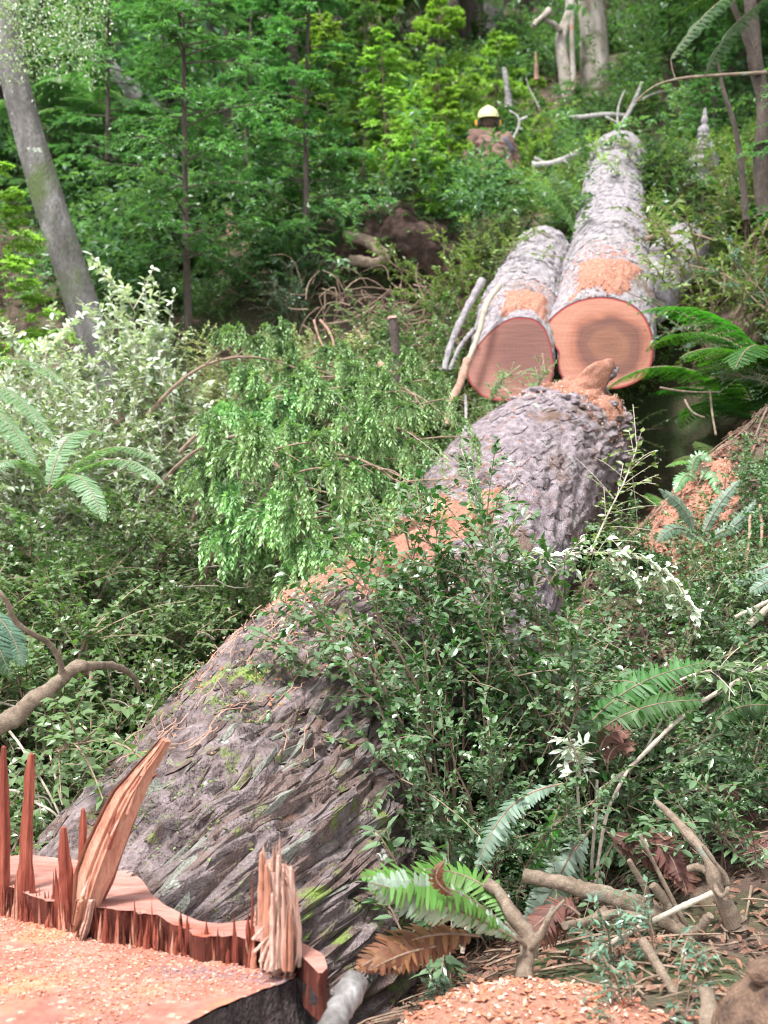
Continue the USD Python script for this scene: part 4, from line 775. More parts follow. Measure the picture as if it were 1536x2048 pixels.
# ------------------------------------------------------------------ the bank, trunks and dead wood
bank = trimesh.creation.icosphere(5, 1.0); bv = np.array(bank.vertices)
bv = bv * [.66, .42, .5]; bv[:, 1] -= .1 * np.clip(bv[:, 2] / .6, -.2, 1)
bv = bv + (meshkit.fbm(bv * 4, 4, 12)[:, None] - .5) * .38 * nrm(bv) ; hole = np.exp(-(((bv[:, 0] + .22) / .17) ** 2 + ((bv[:, 2] + .28) / .26) ** 2)) * (bv[:, 1] < 0)
bv[:, 1] += hole * .75
bv = bv + P(800, 545, 12.2)
rb = obj('root_mound', (bv, np.array(bank.faces)), 'bank_soil', None, 'brown upturned earth mound with a dark hollow beneath it, left of the smaller sawn log', 'earth mound', smooth=True)
rng = np.random.default_rng(99)
def stick(name, label, cat, pts, r0, r1, m_='stick', subs=(), group=None, seed=0, sides=12, n=34, knots=.04, cut=None, wob=0.0):
    """A dead branch; pts and the pts of its subs are (px, py, depth)."""
    W = [P(*p) for p in pts]
    t_ = thing(name, label, cat, group=group)
    obj('limb', branch(W, r0, r1, n, sides, seed=seed, knots=knots, wob=wob), m_, t_, smooth=60)
    for i, (sp, a, b) in enumerate(subs): obj('side_branch', branch([P(*p) for p in sp], a, b, 20, 9, seed=seed + i + 1, knots=knots), m_, t_, smooth=60)
    return t_
# left: the leaning trunk and others behind
def trunk_tree(name, label, pts, rr, m_, group=None, n=40, sides=20, relief=.06, subs=(), seed=0, cat='tree'):
    W = np.array([[*P(*p), r] for p, r in zip(pts, rr)]); pth = smoothpath(W, n); t_ = thing(name, label, cat, group=group)
    v, f = tubes(pth[None, :, :3], pth[None, :, 3], sides); c = np.repeat(pth[:, :3], sides, 0); c = np.vstack([c, pth[:1, :3], pth[-1:, :3]])
    v = c + (v - c) * (1 + relief * 2 * (meshkit.fbm(v * [7, 7, 3], 4, seed) - .5))[:, None]
    obj('trunk', (v, f), m_, t_, smooth=True)
    for i, (sp, a, b) in enumerate(subs): obj('limb', branch([P(*p) for p in sp], a, b, 12, 7, seed=seed + i, knots=.05), m_, t_, smooth=60)
    return t_
lean = trunk_tree('leaning_tree', 'grey lichened trunk leaning to the left at the left edge', [(240, 850, 10.6), (209, 755, 10.6), (174, 640, 10.6), (133, 512, 10.6), (92, 384, 10.6), (54, 256, 10.6), (22, 120, 10.6), (6, 0, 10.6), (-6, -120, 10.6), (-25, -300, 10.6)], [.16, .138, .134, .13, .128, .122, .112, .11, .1, .09], 'grey_trunk', seed=3, subs=[([(10, 20, 10.55), (90, -30, 10.3), (190, -60, 10.0)], .04, .012)])
lr = np.random.default_rng(5); tw_ = [];
cl = np.array([P(px, py, d) for px, py, d in zip(lr.uniform(-30, 200, 130), lr.uniform(-60, 130, 130), lr.uniform(9.6, 10.4, 130))]); cl[:, 2] -= np.clip(np.abs(lr.normal(0, .05, 130)), 0, .2)
j = np.repeat(np.arange(130), 26); q = lr.normal(0, .09, (len(j), 3)); tw_ = leaves(cl[j] + q, q * 3 + lr.normal(0, .3, q.shape) - [0, 0, .1], nrm(np.array([0, 0, 1.0]) + lr.normal(0, .5, q.shape)), .034, .015, T_LANCE, rng=lr)
obj('crown', tw_, 'leaf_silver', lean, kind='stuff')
trunk_tree('pale_tree', 'thick pale peeling trunk at the top right with a crooked fork', [(1196, 330, 21), (1194, 250, 21), (1190, 160, 21), (1188, 70, 21), (1180, -40, 21), (1172, -200, 21)], [.3, .245, .235, .22, .22, .2], 'pale_trunk', seed=6, relief=.1, subs=[([(1140, 250, 20.6), (1134, 190, 20.6), (1124, 110, 20.6), (1122, 75, 20.6), (1136, 40, 20.6), (1132, -60, 20.6)], .11, .08), ([(1150, 180, 20.5), (1144, 90, 20.5), (1150, -30, 20.5)], .05, .03), ([(1120, 60, 20.5), (1090, 40, 20.4), (1070, 45, 20.4), (1065, 55, 20.4)], .05, .03), ([(1100, 20, 20.4), (1068, 52, 20.3)], .06, .04)])
trunk_tree('pale_snag', 'broken pale dead trunk slanting down at the upper left', [(205, 95, 15), (222, 130, 15), (250, 165, 15), (282, 195, 15), (306, 222, 15), (318, 262, 15), (340, 330, 15.3), (352, 400, 15.6)], [.03, .06, .09, .12, .125, .11, .1, .1], 'pale_bark', seed=7, relief=.2, cat='dead tree')
trunk_tree('bare_tree', 'slim brown trunk behind the dark saplings at the top centre', [(600, 420, 18), (592, 200, 18), (580, 90, 18), (568, -80, 18)], [.12, .1, .1, .09], 'dark_trunk', seed=8)
trunk_tree('dark_tree', 'dark crooked trunk in the upper right corner', [(1530, 430, 9.6), (1522, 300, 9.6), (1526, 200, 9.6), (1512, 130, 9.6), (1506, 60, 9.6), (1490, -60, 9.6)], [.06, .055, .05, .055, .05, .04], 'dark_trunk', seed=9, subs=[([(1515, 150, 9.55), (1490, 70, 9.5), (1462, 0, 9.4), (1440, -60, 9.4)], .03, .015)])
trunk_tree('brown_sapling', 'thin brown bare sapling left of the dark crooked trunk', [(1492, 440, 10.5), (1478, 300, 10.5), (1466, 240, 10.5), (1448, 185, 10.5), (1436, 120, 10.5)], [.03, .026, .022, .018, .01], 'dark_trunk', seed=10, sides=8)
for px, w, d, m_, lab in ((940, .12, 27, 'dark_trunk', 'dark far trunk left of the gap at the top'), (985, .2, 28, 'grey_trunk', 'grey far trunk in the dark gap at the top'), (1050, .15, 29, 'dark_trunk', 'dark far trunk right in the gap at the top'), (1255, .16, 26, 'dark_trunk', 'dark far trunk right of the thick pale trunk'), (150, .14, 19, 'dark_trunk', 'dim trunk behind the leaning grey tree'), (452, .1, 17, 'dark_trunk', 'dim slim trunk between the saplings at upper left')):
    g0 = gz1(X(px, d), d); y0 = 1024 - (g0 - .3 - CZ) * F / d
    trunk_tree('far_tree', lab, [(px, y0, d), (px + 6, y0 - 300, d), (px - 4, y0 - 700, d), (px + 8, y0 - 1100, d)], [w * 1.15, w, w * .9, w * .7], m_, seed=int(px))
# dead branches up the hill
stick('dead_branch', 'pale bare branch reaching up right from beside the worker', 'branch', [(1064, 330, 14.5), (1095, 328, 14.5), (1130, 318, 14.5), (1165, 300, 14.6), (1205, 283, 14.7), (1236, 258, 14.8), (1262, 215, 14.9), (1285, 165, 15)], .042, .02, 'white_stick', [([(1125, 320, 14.5), (1140, 330, 14.4), (1158, 350, 14.3)], .015, .006), ([(1068, 315, 14.5), (1085, 322, 14.5)], .015, .012), ([(1262, 215, 14.9), (1300, 190, 14.9), (1345, 180, 15)], .014, .005), ([(1236, 258, 14.8), (1238, 210, 14.8), (1250, 180, 14.8)], .018, .008)], seed=3, sides=8)
stick('dead_branch', 'short level pale branch in front of the thick pale trunk', 'branch', [(1136, 236, 16), (1165, 234, 16), (1195, 230, 16), (1232, 229, 16), (1258, 232, 16)], .035, .022, 'white_stick', [([(1210, 232, 16), (1235, 244, 15.9), (1262, 248, 15.9)], .014, .008)], seed=4)
stick('dead_branch', 'pale crooked twig standing just right of the hard hat', 'branch', [(1012, 300, 15.8), (1034, 262, 15.8), (1038, 240, 15.8), (1030, 228, 15.8), (1018, 222, 15.8)], .022, .012, 'white_stick', [([(1040, 240, 15.8), (1055, 234, 15.8)], .018, .014)], seed=5)
stick('dead_branch', 'thin bare twig left of the thick pale trunk, up the slope', 'branch', [(1078, 215, 17), (1068, 195, 17), (1058, 175, 17), (1052, 155, 17)], .012, .006, 'white_stick', seed=6)
stick('dead_snag', 'white pointed broken snag up the slope right of the sawn logs', 'dead tree', [(1405, 372, 13), (1402, 330, 13), (1404, 290, 13), (1409, 250, 13), (1410, 216, 13)], .17, .012, 'pale_bark', [([(1430, 360, 13), (1424, 310, 13), (1416, 270, 13)], .07, .02)], seed=7, sides=12, knots=.2)
stick('fallen_pole', 'pale fallen pole lying level behind the thin stems', 'log', [(780, 392, 14.2), (830, 386, 14.2), (880, 381, 14.2), (925, 374, 14.2)], .05, .035, 'white_stick', seed=8)
stick('arching_twig', 'long thin arching twig in the upper right corner', 'branch', [(1270, 205, 9.2), (1300, 178, 9.2), (1345, 160, 9.2), (1410, 152, 9.1), (1480, 148, 9.1), (1560, 143, 9)], .006, .014, 'stick', [([(1352, 160, 9.2), (1345, 140, 9.2), (1342, 120, 9.2)], .006, .003)], seed=9, knots=.02)
stick('bowed_branch', 'dark bowed branch lying over the top of the larger sawn log', 'branch', [(1275, 488, 10.6), (1300, 475, 10.6), (1335, 467, 10.5), (1380, 467, 10.4), (1432, 482, 10.3)], .02, .006, 'twig', [([(1298, 476, 10.6), (1292, 455, 10.6), (1288, 445, 10.6)], .008, .004), ([(1316, 470, 10.6), (1306, 448, 10.6), (1298, 438, 10.6)], .008, .004)], seed=10)
stick('cut_pole', 'upright dark pole with fresh pale cut top, on the slope left of the sawn logs', 'stump', [(815, 1000, 8.9), (796, 760, 8.9), (790, 690, 8.9), (786, 636, 8.9)], .042, .032, 'dark_trunk', seed=11, knots=.03)
stick('cut_face', 'x', 'x', [(786, 637, 9.795), (785, 633, 9.79)], .0335, .033, 'chip_pale') if False else None
p_ = stage.GetPrimAtPath('/World/cut_pole'); a_, b_ = P(786, 637, 8.9), P(785, 632, 8.9); obj('cut_top', branch([a_, b_], .033, .031, 3, 10, seed=1), 'chip_pale', p_)
stick('peeled_branch', 'thick pinkish peeled branch slanting down right of the drooping foliage', 'branch', [(766, 730, 8.2), (745, 765, 8.15), (722, 795, 8.1), (702, 825, 8.05), (694, 872, 8)], .038, .015, 'pink_stick', [([(733, 785, 8.1), (745, 805, 8.05), (764, 832, 8)], .012, .006)], seed=12)
stick('cut_stub', 'small cut stub with pale face among dark saplings at upper left', 'stump', [(468, 480, 12.6), (460, 440, 12.6), (456, 415, 12.6)], .05, .045, 'pink_stick', seed=13)
stick('cut_stub', 'pale broken stub above the hard hat on the slope', 'stump', [(1018, 215, 18), (1014, 170, 18), (1008, 135, 18)], .06, .03, 'pale_bark', seed=14)
stick('cut_stub', 'thin splintered stub left of the fork of the thick pale trunk', 'stump', [(1074, 160, 18.5), (1072, 125, 18.5), (1071, 105, 18.5)], .045, .015, 'pink_stick', seed=15)
for pts, r0, r1, m_, lab in (([(935, 720, 8.8), (922, 760, 8.7), (905, 800, 8.6), (892, 850, 8.5)], .03, .02, 'pink_stick', 'pinkish stick leaning below the smaller sawn log'),
    ([(1000, 572, 9.1), (975, 605, 9), (962, 650, 8.95), (945, 700, 8.9), (925, 745, 8.85)], .022, .018, 'pale_twig', 'long pale stick along the left side of the smaller sawn log'),
    ([(965, 560, 9.3), (935, 615, 9.2), (905, 680, 9.1), (888, 740, 9)], .028, .02, 'pale_bark', 'weathered grey slat left of the smaller sawn log'),
    ([(948, 660, 9), (922, 690, 8.95), (900, 740, 8.9)], .018, .012, 'pale_bark', 'short weathered slat below the grey slat'),
    ([(930, 790, 8.7), (932, 830, 8.65), (930, 860, 8.6)], .012, .008, 'white_stick', 'short upright pale stick under the smaller sawn log'),
    ([(690, 470, 11.9), (725, 480, 11.8), (752, 495, 11.7), (770, 512, 11.65)], .05, .06, 'stick', 'brown root reaching over the dark hollow of the earth mound'),
    ([(700, 520, 11.7), (735, 525, 11.65), (765, 522, 11.6), (776, 508, 11.6)], .055, .05, 'stick', 'lower thick root over the dark hollow of the earth mound'),
    ([(640, 640, 10.6), (662, 670, 10.5), (668, 720, 10.4), (655, 770, 10.3)], .012, .007, 'pink_stick', 'reddish curved twig below the earth mound'),
    ([(628, 640, 10.6), (640, 680, 10.5), (660, 715, 10.4)], .01, .006, 'pink_stick', 'shorter reddish twig left of the curved one'),
    ([(715, 660, 10.5), (735, 700, 10.4), (738, 740, 10.3)], .012, .007, 'pink_stick', 'reddish forked twig left of the upright dark pole'),
    ([(645, 650, 10.8), (700, 640, 10.8), (760, 605, 10.8)], .014, .01, 'stick', 'straight brown stick lying under the dark hollow')):
    stick('dead_stick', lab, 'branch', pts, r0, r1, m_, seed=int(pts[0][0]))
# tangle of fine dead roots and twigs under the mound
tg_ = []
for k in range(150):
    a = P(rng.uniform(600, 860), rng.uniform(560, 760), rng.uniform(10.4, 11.5)); b = a + rng.normal(0, 1, 3) * [.22, .1, .16]; m = (a + b) / 2 + rng.normal(0, .06, 3); tg_.append(smoothpath([a, m, b], 7))
obj('root_tangle', tubes(np.array(tg_), np.linspace(.006, .003, 7)[None], 4, False), 'twig', None, 'tangle of fine dead roots and twigs spilling down below the earth mound', 'roots', kind='stuff')
# left foreground branch
stick('crooked_branch', 'thick crooked bare branch coming in from the left edge', 'branch', [(-60, 1480, 4.35), (0, 1450, 4.40), (48, 1418, 4.45), (66, 1400, 4.45), (95, 1382, 4.50), (128, 1352, 4.55), (160, 1332, 4.55), (172, 1340, 4.60)], .034, .021, 'stick', [([(122, 1352, 4.55), (120, 1322, 4.50), (100, 1290, 4.45), (60, 1265, 4.35), (28, 1240, 4.30), (15, 1205, 4.25), (-10, 1175, 4.25)], .011, .008), ([(160, 1334, 4.57), (200, 1330, 4.75), (245, 1338, 4.95), (268, 1356, 5.05), (280, 1385, 5.15)], .018, .009), ([(170, 1338, 4.58), (182, 1352, 4.55), (172, 1368, 4.50)], .01, .004)], seed=21, n=50)
stick('thin_twig', 'thin dry twig curving down from the crooked branch to the stump', 'branch', [(0, 1440, 4.7), (40, 1490, 4.6), (70, 1540, 4.5), (100, 1590, 4.45), (128, 1650, 4.4)], .005, .004, 'pale_twig', seed=22)
stick('thin_twig', 'yellowish dry stem left of the long splinter slab', 'branch', [(98, 1500, 4.6), (112, 1560, 4.5), (125, 1610, 4.45)], .004, .004, 'pale_twig', seed=23)
stick('thin_twig', 'forked dry twig behind the left end of the stump', 'branch', [(-20, 1590, 4.6), (40, 1585, 4.5), (80, 1610, 4.45), (112, 1630, 4.4), (130, 1665, 4.4)], .005, .004, 'pale_twig', [([(60, 1598, 4.5), (90, 1595, 4.5), (105, 1615, 4.5)], .004, .002)], seed=24)
# right foreground dead wood
stick('dead_limb', 'thick pale dead limb lying in the right foreground with an upturned end', 'branch', [(1048, 1752, 4.0), (1085, 1758, 3.98), (1150, 1775, 3.95), (1230, 1795, 3.92), (1310, 1825, 3.9), (1350, 1850, 3.88), (1395, 1888, 3.86), (1440, 1895, 3.85), (1472, 1872, 3.85), (1470, 1840, 3.85)], .02, .034, 'stick',
      [([(1470, 1850, 3.84), (1445, 1800, 3.84), (1428, 1765, 3.85), (1425, 1740, 3.86), (1395, 1690, 3.9), (1350, 1640, 4), (1312, 1602, 4.1)], .028, .009), ([(1424, 1745, 3.86), (1448, 1790, 3.8), (1455, 1780, 3.8), (1425, 1720, 3.8), (1405, 1690, 3.8)], .009, .005), ([(1300, 1822, 3.9), (1298, 1795, 3.88), (1275, 1750, 3.86), (1258, 1720, 3.85)], .011, .008), ([(1360, 1850, 3.88), (1330, 1800, 3.86), (1305, 1770, 3.85)], .016, .013), ([(1372, 1850, 3.86), (1340, 1790, 3.85), (1315, 1740, 3.85), (1290, 1690, 3.85), (1280, 1670, 3.85)], .008, .005), ([(1420, 1745, 3.86), (1400, 1735, 3.9), (1375, 1738, 3.92)], .016, .01), ([(1450, 1880, 3.84), (1470, 1905, 3.8), (1455, 1920, 3.78)], .022, .01), ([(1390, 1885, 3.86), (1405, 1850, 3.82), (1420, 1830, 3.8)], .02, .012)], seed=31, n=70, sides=16, knots=.05)
stick('forked_stick', 'forked pale stick rising from the sawdust beside the green fern', 'branch', [(1048, 1965, 3.35), (1052, 1920, 3.4), (1060, 1885, 3.42), (1048, 1858, 3.43), (1020, 1822, 3.45), (998, 1785, 3.5), (972, 1765, 3.52)], .026, .015, 'stick', [([(1060, 1885, 3.42), (1085, 1862, 3.42), (1100, 1830, 3.42), (1108, 1812, 3.42)], .013, .006), ([(1055, 1900, 3.4), (1078, 1880, 3.38), (1100, 1835, 3.36), (1130, 1800, 3.36)], .007, .005), ([(1050, 1890, 3.4), (1030, 1870, 3.36), (1012, 1845, 3.35)], .007, .005)], seed=32)
for pts, r0, r1, m_, lab in (([(1166, 1775, 4.3), (1160, 1700, 4.3), (1158, 1640, 4.3), (1155, 1572, 4.3)], .006, .005, 'pale_twig', 'leftmost of three thin bare upright stems behind the dead limb'),
    ([(1182, 1775, 4.3), (1186, 1690, 4.3), (1192, 1620, 4.3), (1194, 1560, 4.3)], .006, .005, 'pale_twig', 'middle one of three thin bare upright stems behind the dead limb'),
    ([(1190, 1775, 4.28), (1203, 1680, 4.28), (1220, 1610, 4.28), (1245, 1560, 4.28), (1262, 1530, 4.28)], .0065, .005, 'pale_twig', 'rightmost of three thin bare upright stems, bending right'),
    ([(1200, 1580, 4.5), (1270, 1525, 4.5), (1340, 1455, 4.5), (1410, 1400, 4.5), (1480, 1360, 4.5), (1560, 1318, 4.5)], .007, .008, 'pale_twig', 'long straight pale stem slanting up to the right edge'),
    ([(1240, 1560, 4.6), (1290, 1500, 4.6), (1310, 1465, 4.6), (1345, 1390, 4.6)], .005, .004, 'pale_twig', 'thin stem crossing the long slanting stem'),
    ([(1170, 1920, 3.5), (1260, 1865, 3.5), (1340, 1825, 3.5), (1425, 1786, 3.5)], .007, .008, 'pale_twig', 'straight thin stick slanting in front of the dead limb'),
    ([(1284, 1878, 3.3), (1320, 1940, 3.25), (1350, 1990, 3.2), (1385, 2045, 3.1)], .013, .011, 'stick', 'brown stick lying in the litter below the dead limb'),
    ([(1415, 2060, 2.9), (1418, 2010, 2.95), (1412, 1985, 3)], .022, .018, 'stick', 'short upright stub at the bottom right'),
    ([(1130, 1850, 3.6), (1200, 1830, 3.7), (1215, 1818, 3.7)], .012, .015, 'stick', 'short brown stick under the dead limb'),
    ([(1185, 1840, 3.6), (1230, 1828, 3.6), (1300, 1838, 3.6)], .014, .01, 'stick', 'broken pale stick end under the middle of the dead limb'),
    ([(925, 1905, 3.4), (930, 1870, 3.4), (936, 1840, 3.4)], .006, .005, 'pale_twig', 'short upright twig by the brown dead frond'),
    ([(1370, 800, 7.5), (1395, 830, 7.4), (1410, 835, 7.4)], .007, .005, 'stick', 'small twig in the dark hollow below the green fern'),
    ([(1420, 780, 7.5), (1425, 830, 7.4), (1432, 870, 7.3)], .006, .006, 'stick', 'thin upright stem in the dark hollow below the green fern'),
    ([(1320, 775, 8), (1360, 782, 8), (1440, 784, 8)], .007, .005, 'stick', 'thin level twig under the green fern'),
    ([(1480, 1270, 5.2), (1510, 1240, 5.2), (1545, 1205, 5.2)], .014, .012, 'pale_twig', 'pale stick at the right edge beside the pale leaf spray'),
    ([(1470, 1235, 5.2), (1510, 1215, 5.2), (1550, 1195, 5.2)], .008, .007, 'pale_twig', 'thin pale stick at the right edge just above the thicker one'),
    ([(1500, 1030, 6.3), (1498, 1080, 6.2), (1492, 1130, 6.1)], .007, .007, 'pink_stick', 'reddish upright stalk on the bank at the right edge'),
    ([(1520, 1010, 6.3), (1524, 1060, 6.2), (1520, 1110, 6.1)], .007, .007, 'pink_stick', 'second reddish stalk at the right edge of the bank')):
    stick('dead_stick', lab, 'branch', pts, r0, r1, m_, seed=int(pts[0][0] + pts[0][1]), knots=.04)
stick('short_log', 'short lichened round log standing at the bottom centre beside the stump', 'log', [(655, 2075, 2.62), (680, 2020, 2.72), (712, 1962, 2.84)], .027, .03, 'grey_trunk', seed=33, sides=14, n=12, knots=.04)
# the brown wood chunk in the lower right corner
ck = trimesh.creation.icosphere(4, 1.0); v = np.array(ck.vertices); v = np.sign(v) * np.abs(v) ** .75 * [.15, .12, .12]; v = v + (meshkit.fbm(v * 9, 4, 3)[:, None] - .5) * .09 * nrm(v)
v[:, 2] += .05 * np.clip(v[:, 0] / .14, -1, 1); ckp = P(1575, 2050, 2.75)
t_ = thing('wood_chunk', 'rounded brown chunk of old wood in the lower right corner', 'wood'); obj('chunk', (v + ckp, np.array(ck.faces)), 'rock_wood', t_, smooth=True)
v2 = np.array(ck.vertices) * [.1, .08, .035]; v2 = v2 + (meshkit.fbm(v2 * 14, 3, 5)[:, None] - .5) * .05 * nrm(v2); obj('bark_slab', (v2 + ckp + [.02, -.01, .115], np.array(ck.faces)), 'rock_wood', t_, smooth=True)

# ------------------------------------------------------------------ sawdust heap and litter in the right foreground
def heap(label, x0, x1, y0, y1, h, seed, nx_=110, ny_=90):
    xs, ys = np.meshgrid(np.linspace(x0, x1, nx_), np.linspace(y0, y1, ny_)); g = gz(xs, ys); a, b = (xs - x0) / (x1 - x0) * 2 - 1, (ys - y0) / (y1 - y0) * 2 - 1
    rr = np.clip(1 - (a ** 2 + b ** 2), -.3, 1); n = meshkit.fbm(np.stack([xs * 4, ys * 4, 0 * xs], -1), 3, seed); q = np.stack([xs, ys, 0 * xs], -1)
    z = g + h * (1.15 * rr + .9 * (n - .5)) - .02 + .02 * (meshkit.fbm(q * 30, 2, seed) - .5) + .012 * (meshkit.fbm(q * 90, 2, seed) - .5)
    d = thing('sawdust', label, 'sawdust', kind='stuff'); obj('dust', (np.stack([xs, ys, z], -1).reshape(-1, 3), tri(gridfaces(ny_, nx_))[:, ::-1]), 'sawdust', d, kind='stuff', smooth=True)
    r = np.random.default_rng(seed); i = r.integers(0, nx_ * ny_, 3600); ok = (z - g).ravel()[i] > -.02; i = i[ok]
    p = np.stack([xs, ys, z], -1).reshape(-1, 3)[i] + np.column_stack([r.normal(0, .006, (len(i), 2)), np.full(len(i), .003)]); up = np.tile([0, 0, 1.0], (len(i), 1)); k = len(i) // 3
    obj('pale_chips', chips(p[:k], up[:k], r, .012), 'chip_pale', d, kind='stuff'); obj('orange_chips', chips(p[k:], up[k:], r, .014), 'chip_orange', d, kind='stuff'); return d
heap('heap of orange sawdust at the bottom centre beside the stump', -.12, .78, 2.35, 3.42, .075, 61)
heap('thin orange sawdust at the bottom right in the litter', .5, 1.2, 2.4, 3.2, .02, 62)
heap('orange sawdust on the dark bank right of the fallen log', 1.3, 1.95, 6.2, 7.7, .03, 63)
lrng = np.random.default_rng(64)
def litter(name, label, n, xr, yr, m_, size, cat='litter'):
    x, y = lrng.uniform(*xr, n), lrng.uniform(*yr, n); z = gz(x, y) + lrng.uniform(.0, .03, n); p = np.column_stack([x, y, z]); up = nrm(np.array([0, 0, 1.0]) + lrng.normal(0, .35, (n, 3)))
    a = lrng.uniform(0, 2 * PI, n); d = np.stack([np.cos(a), np.sin(a), lrng.normal(0, .25, n)], 1)
    return leaves(p, d, up, size * lrng.uniform(.5, 1.4, n), size * .45 * lrng.uniform(.5, 1.4, n), T_OVAL, curl=.4, rng=lrng)
lt_ = thing('leaf_litter', 'dead brown leaves and twigs strewn over the ground', 'leaf litter', kind='stuff')
obj('dead_leaves', join([litter('', '', 5200, (-.2, 2.2), (2.3, 5.2), '', .04), litter('', '', 2600, (.9, 2.6), (5.2, 8.2), '', .05)]), 'litter_brown', lt_, kind='stuff')
tw2 = []
for k in range(900):
    x, y = lrng.uniform(-.2, 2.4), lrng.uniform(2.3, 8); a = lrng.uniform(0, 2 * PI); l = lrng.uniform(.05, .3); z = gz1(x, y) if k % 3 == 0 else z; x2, y2 = x + math.cos(a) * l, y + math.sin(a) * l
    zz = gz(np.array([x, (x + x2) / 2, x2]), np.array([y, (y + y2) / 2, y2])) + .012 + lrng.uniform(0, .03, 3); tw2.append(smoothpath(np.column_stack([[x, (x + x2) / 2, x2], [y, (y + y2) / 2, y2], zz]), 5))
obj('dead_twigs', tubes(np.array(tw2), np.linspace(.004, .002, 5)[None] * lrng.uniform(.5, 1.5, (900, 1)), 4, False), 'twig', lt_, kind='stuff')

# ------------------------------------------------------------------ the worker
def bones(list_, refine=.02, smooth=6):
    """One skin over bones: each the hull of the balls at its two joints."""
    parts = []
    for a, ra, b, rb in list_:
        s1 = m3.Manifold.sphere(ra, 20).translate([float(x) for x in a]); s2 = m3.Manifold.sphere(rb, 20).translate([float(x) for x in b]); parts.append(m3.Manifold.batch_hull([s1, s2]))
    m = m3.Manifold.batch_boolean(parts, m3.OpType.Add).refine_to_length(refine).to_mesh()
    tm = trimesh.Trimesh(np.array(m.vert_properties[:, :3], float), np.array(m.tri_verts), process=True); trimesh.smoothing.filter_taubin(tm, iterations=smooth)
    return np.array(tm.vertices), np.array(tm.faces)
for nm, c_, ro in (('jacket_cloth', (0.17, 0.098, 0.08), .9), ('jacket_patch', (0.08, 0.08, 0.1), .9), ('trouser_cloth', (0.2, 0.15, 0.1), .9), ('belt_dark', (0.03, 0.03, 0.025), .6), ('helmet_shell', (0.68, 0.66, 0.36), .35), ('muff_dark', (0.02, 0.03, 0.03), .5), ('muff_orange', (0.75, 0.33, 0.02), .5), ('boot_hide', (0.05, 0.035, 0.03), .6), ('hair_brown', (0.06, 0.035, 0.02), .7)):
    mat(nm, {'g': ('geometry', {}), 'n': ('noise_texture', {'scale': 14.0, 'detail': 4.0}), 'r': ('rgb_ramp', {'ramp': [(0.3, tuple(.75 * x for x in c_)), (0.7, tuple(min(1, 1.15 * x) for x in c_))]}), 'p': ('principled_bsdf', {'roughness': ro})}, [('g.position', 'n.vector'), ('n.fac', 'r.fac'), ('r.color', 'p.base_color')])
mat('skin', {'p': ('principled_bsdf', {'base_color': (.42, .22, .16), 'roughness': .5, 'subsurface_weight': .1})}, [])
wx, wy = X(993, 15.5), 15.5
wz = CZ + (1024 - 338) / F * 15.5 - 1.0
pr = thing('person', 'person in a yellow hard hat and brown jacket seen from behind on the slope', 'person', (wx, wy, wz))
J = dict(hip=(.02, 0, .95), chest=(-.05, .06, 1.27), neck=(-.07, .09, 1.46), head=(-.09, .12, 1.6), ls=(-.25, .06, 1.40), rs=(.13, .05, 1.36), le=(-.35, .1, 1.13), re=(.25, .12, 1.09), lw=(-.27, .33, 1.0), rw=(.16, .37, .98), lh=(-.08, 0, .9), rh=(.12, .02, .9), lk=(-.14, .1, .5), rk=(.17, .16, .5), la=(-.17, .02, .09), ra=(.2, .1, .09))
J = {k: np.array(v) for k, v in J.items()}
hand = []
for w_, s in (('lw', -1), ('rw', 1)):
    a = J[w_]; p = a + [0.01 * -s, .085, -.02]; hand.append((a, .027, p, .034))
    for q in range(4):
        k0 = p + [(-.03 + .02 * q) * s, .02, .0]; k1 = k0 + [0, .035, -.012]; k2 = k1 + [0, .012, -.026 - .003 * q]; k3 = k2 + [0, -.02, -.012]
        hand += [(p, .012, k0, .0095), (k0, .0095, k1, .009), (k1, .009, k2, .0085), (k2, .0085, k3, .008)]
    t0 = a + [-.03 * s, .04, 0]; hand += [(a, .014, t0, .012), (t0, .012, t0 + [-.015 * s, .03, -.01], .01), (t0 + [-.015 * s, .03, -.01], .01, t0 + [0, .05, -.02], .009)]
hd_ = J['head']
body = [(J['hip'], .13, J['chest'], .14), (J['chest'], .14, J['neck'] - [0, 0, .05], .07), (J['neck'] - [0, 0, .06], .06, hd_ - [0, .01, .06], .052), (hd_ + [0, -.015, .02], .088, hd_ + [0, .02, -.05], .062), (hd_ + [0, .085, -.015], .014, hd_ + [0, .1, -.03], .012), (hd_ + [0, .06, -.08], .03, hd_ + [0, .03, -.07], .04),
        (hd_ + [-.082, 0, -.015], .014, hd_ + [-.086, -.01, .01], .016), (hd_ + [.082, 0, -.015], .014, hd_ + [.086, -.01, .01], .016)]
for s in 'lr': body += [(J['neck'] - [0, 0, .05], .06, J[s + 's'], .06), (J[s + 's'], .055, J[s + 'e'], .042), (J[s + 'e'], .042, J[s + 'w'], .028), (J[s + 'h'], .085, J[s + 'k'], .06), (J[s + 'k'], .06, J[s + 'a'], .042), (J[s + 'a'], .04, J[s + 'a'] + [0, .15, -.05], .03)]
obj('body', bones(body + hand, .012, 4), 'skin', pr, smooth=True)
jk = [(J['hip'] + [0, 0, .0], .165, J['chest'], .175), (J['hip'] + [-.06, 0, .02], .13, J['chest'] + [-.1, 0, .05], .12), (J['hip'] + [.07, 0, .02], .13, J['chest'] + [.09, 0, .04], .12), (J['chest'], .15, J['neck'] - [0, .01, .05], .085), (J['neck'] - [0, 0, .04], .075, J['ls'], .088), (J['neck'] - [0, 0, .05], .075, J['rs'], .088)]
for s in 'lr': jk += [(J[s + 's'], .086, J[s + 'e'], .066), (J[s + 'e'], .064, J[s + 'w'] - [0, .03, 0], .045)]
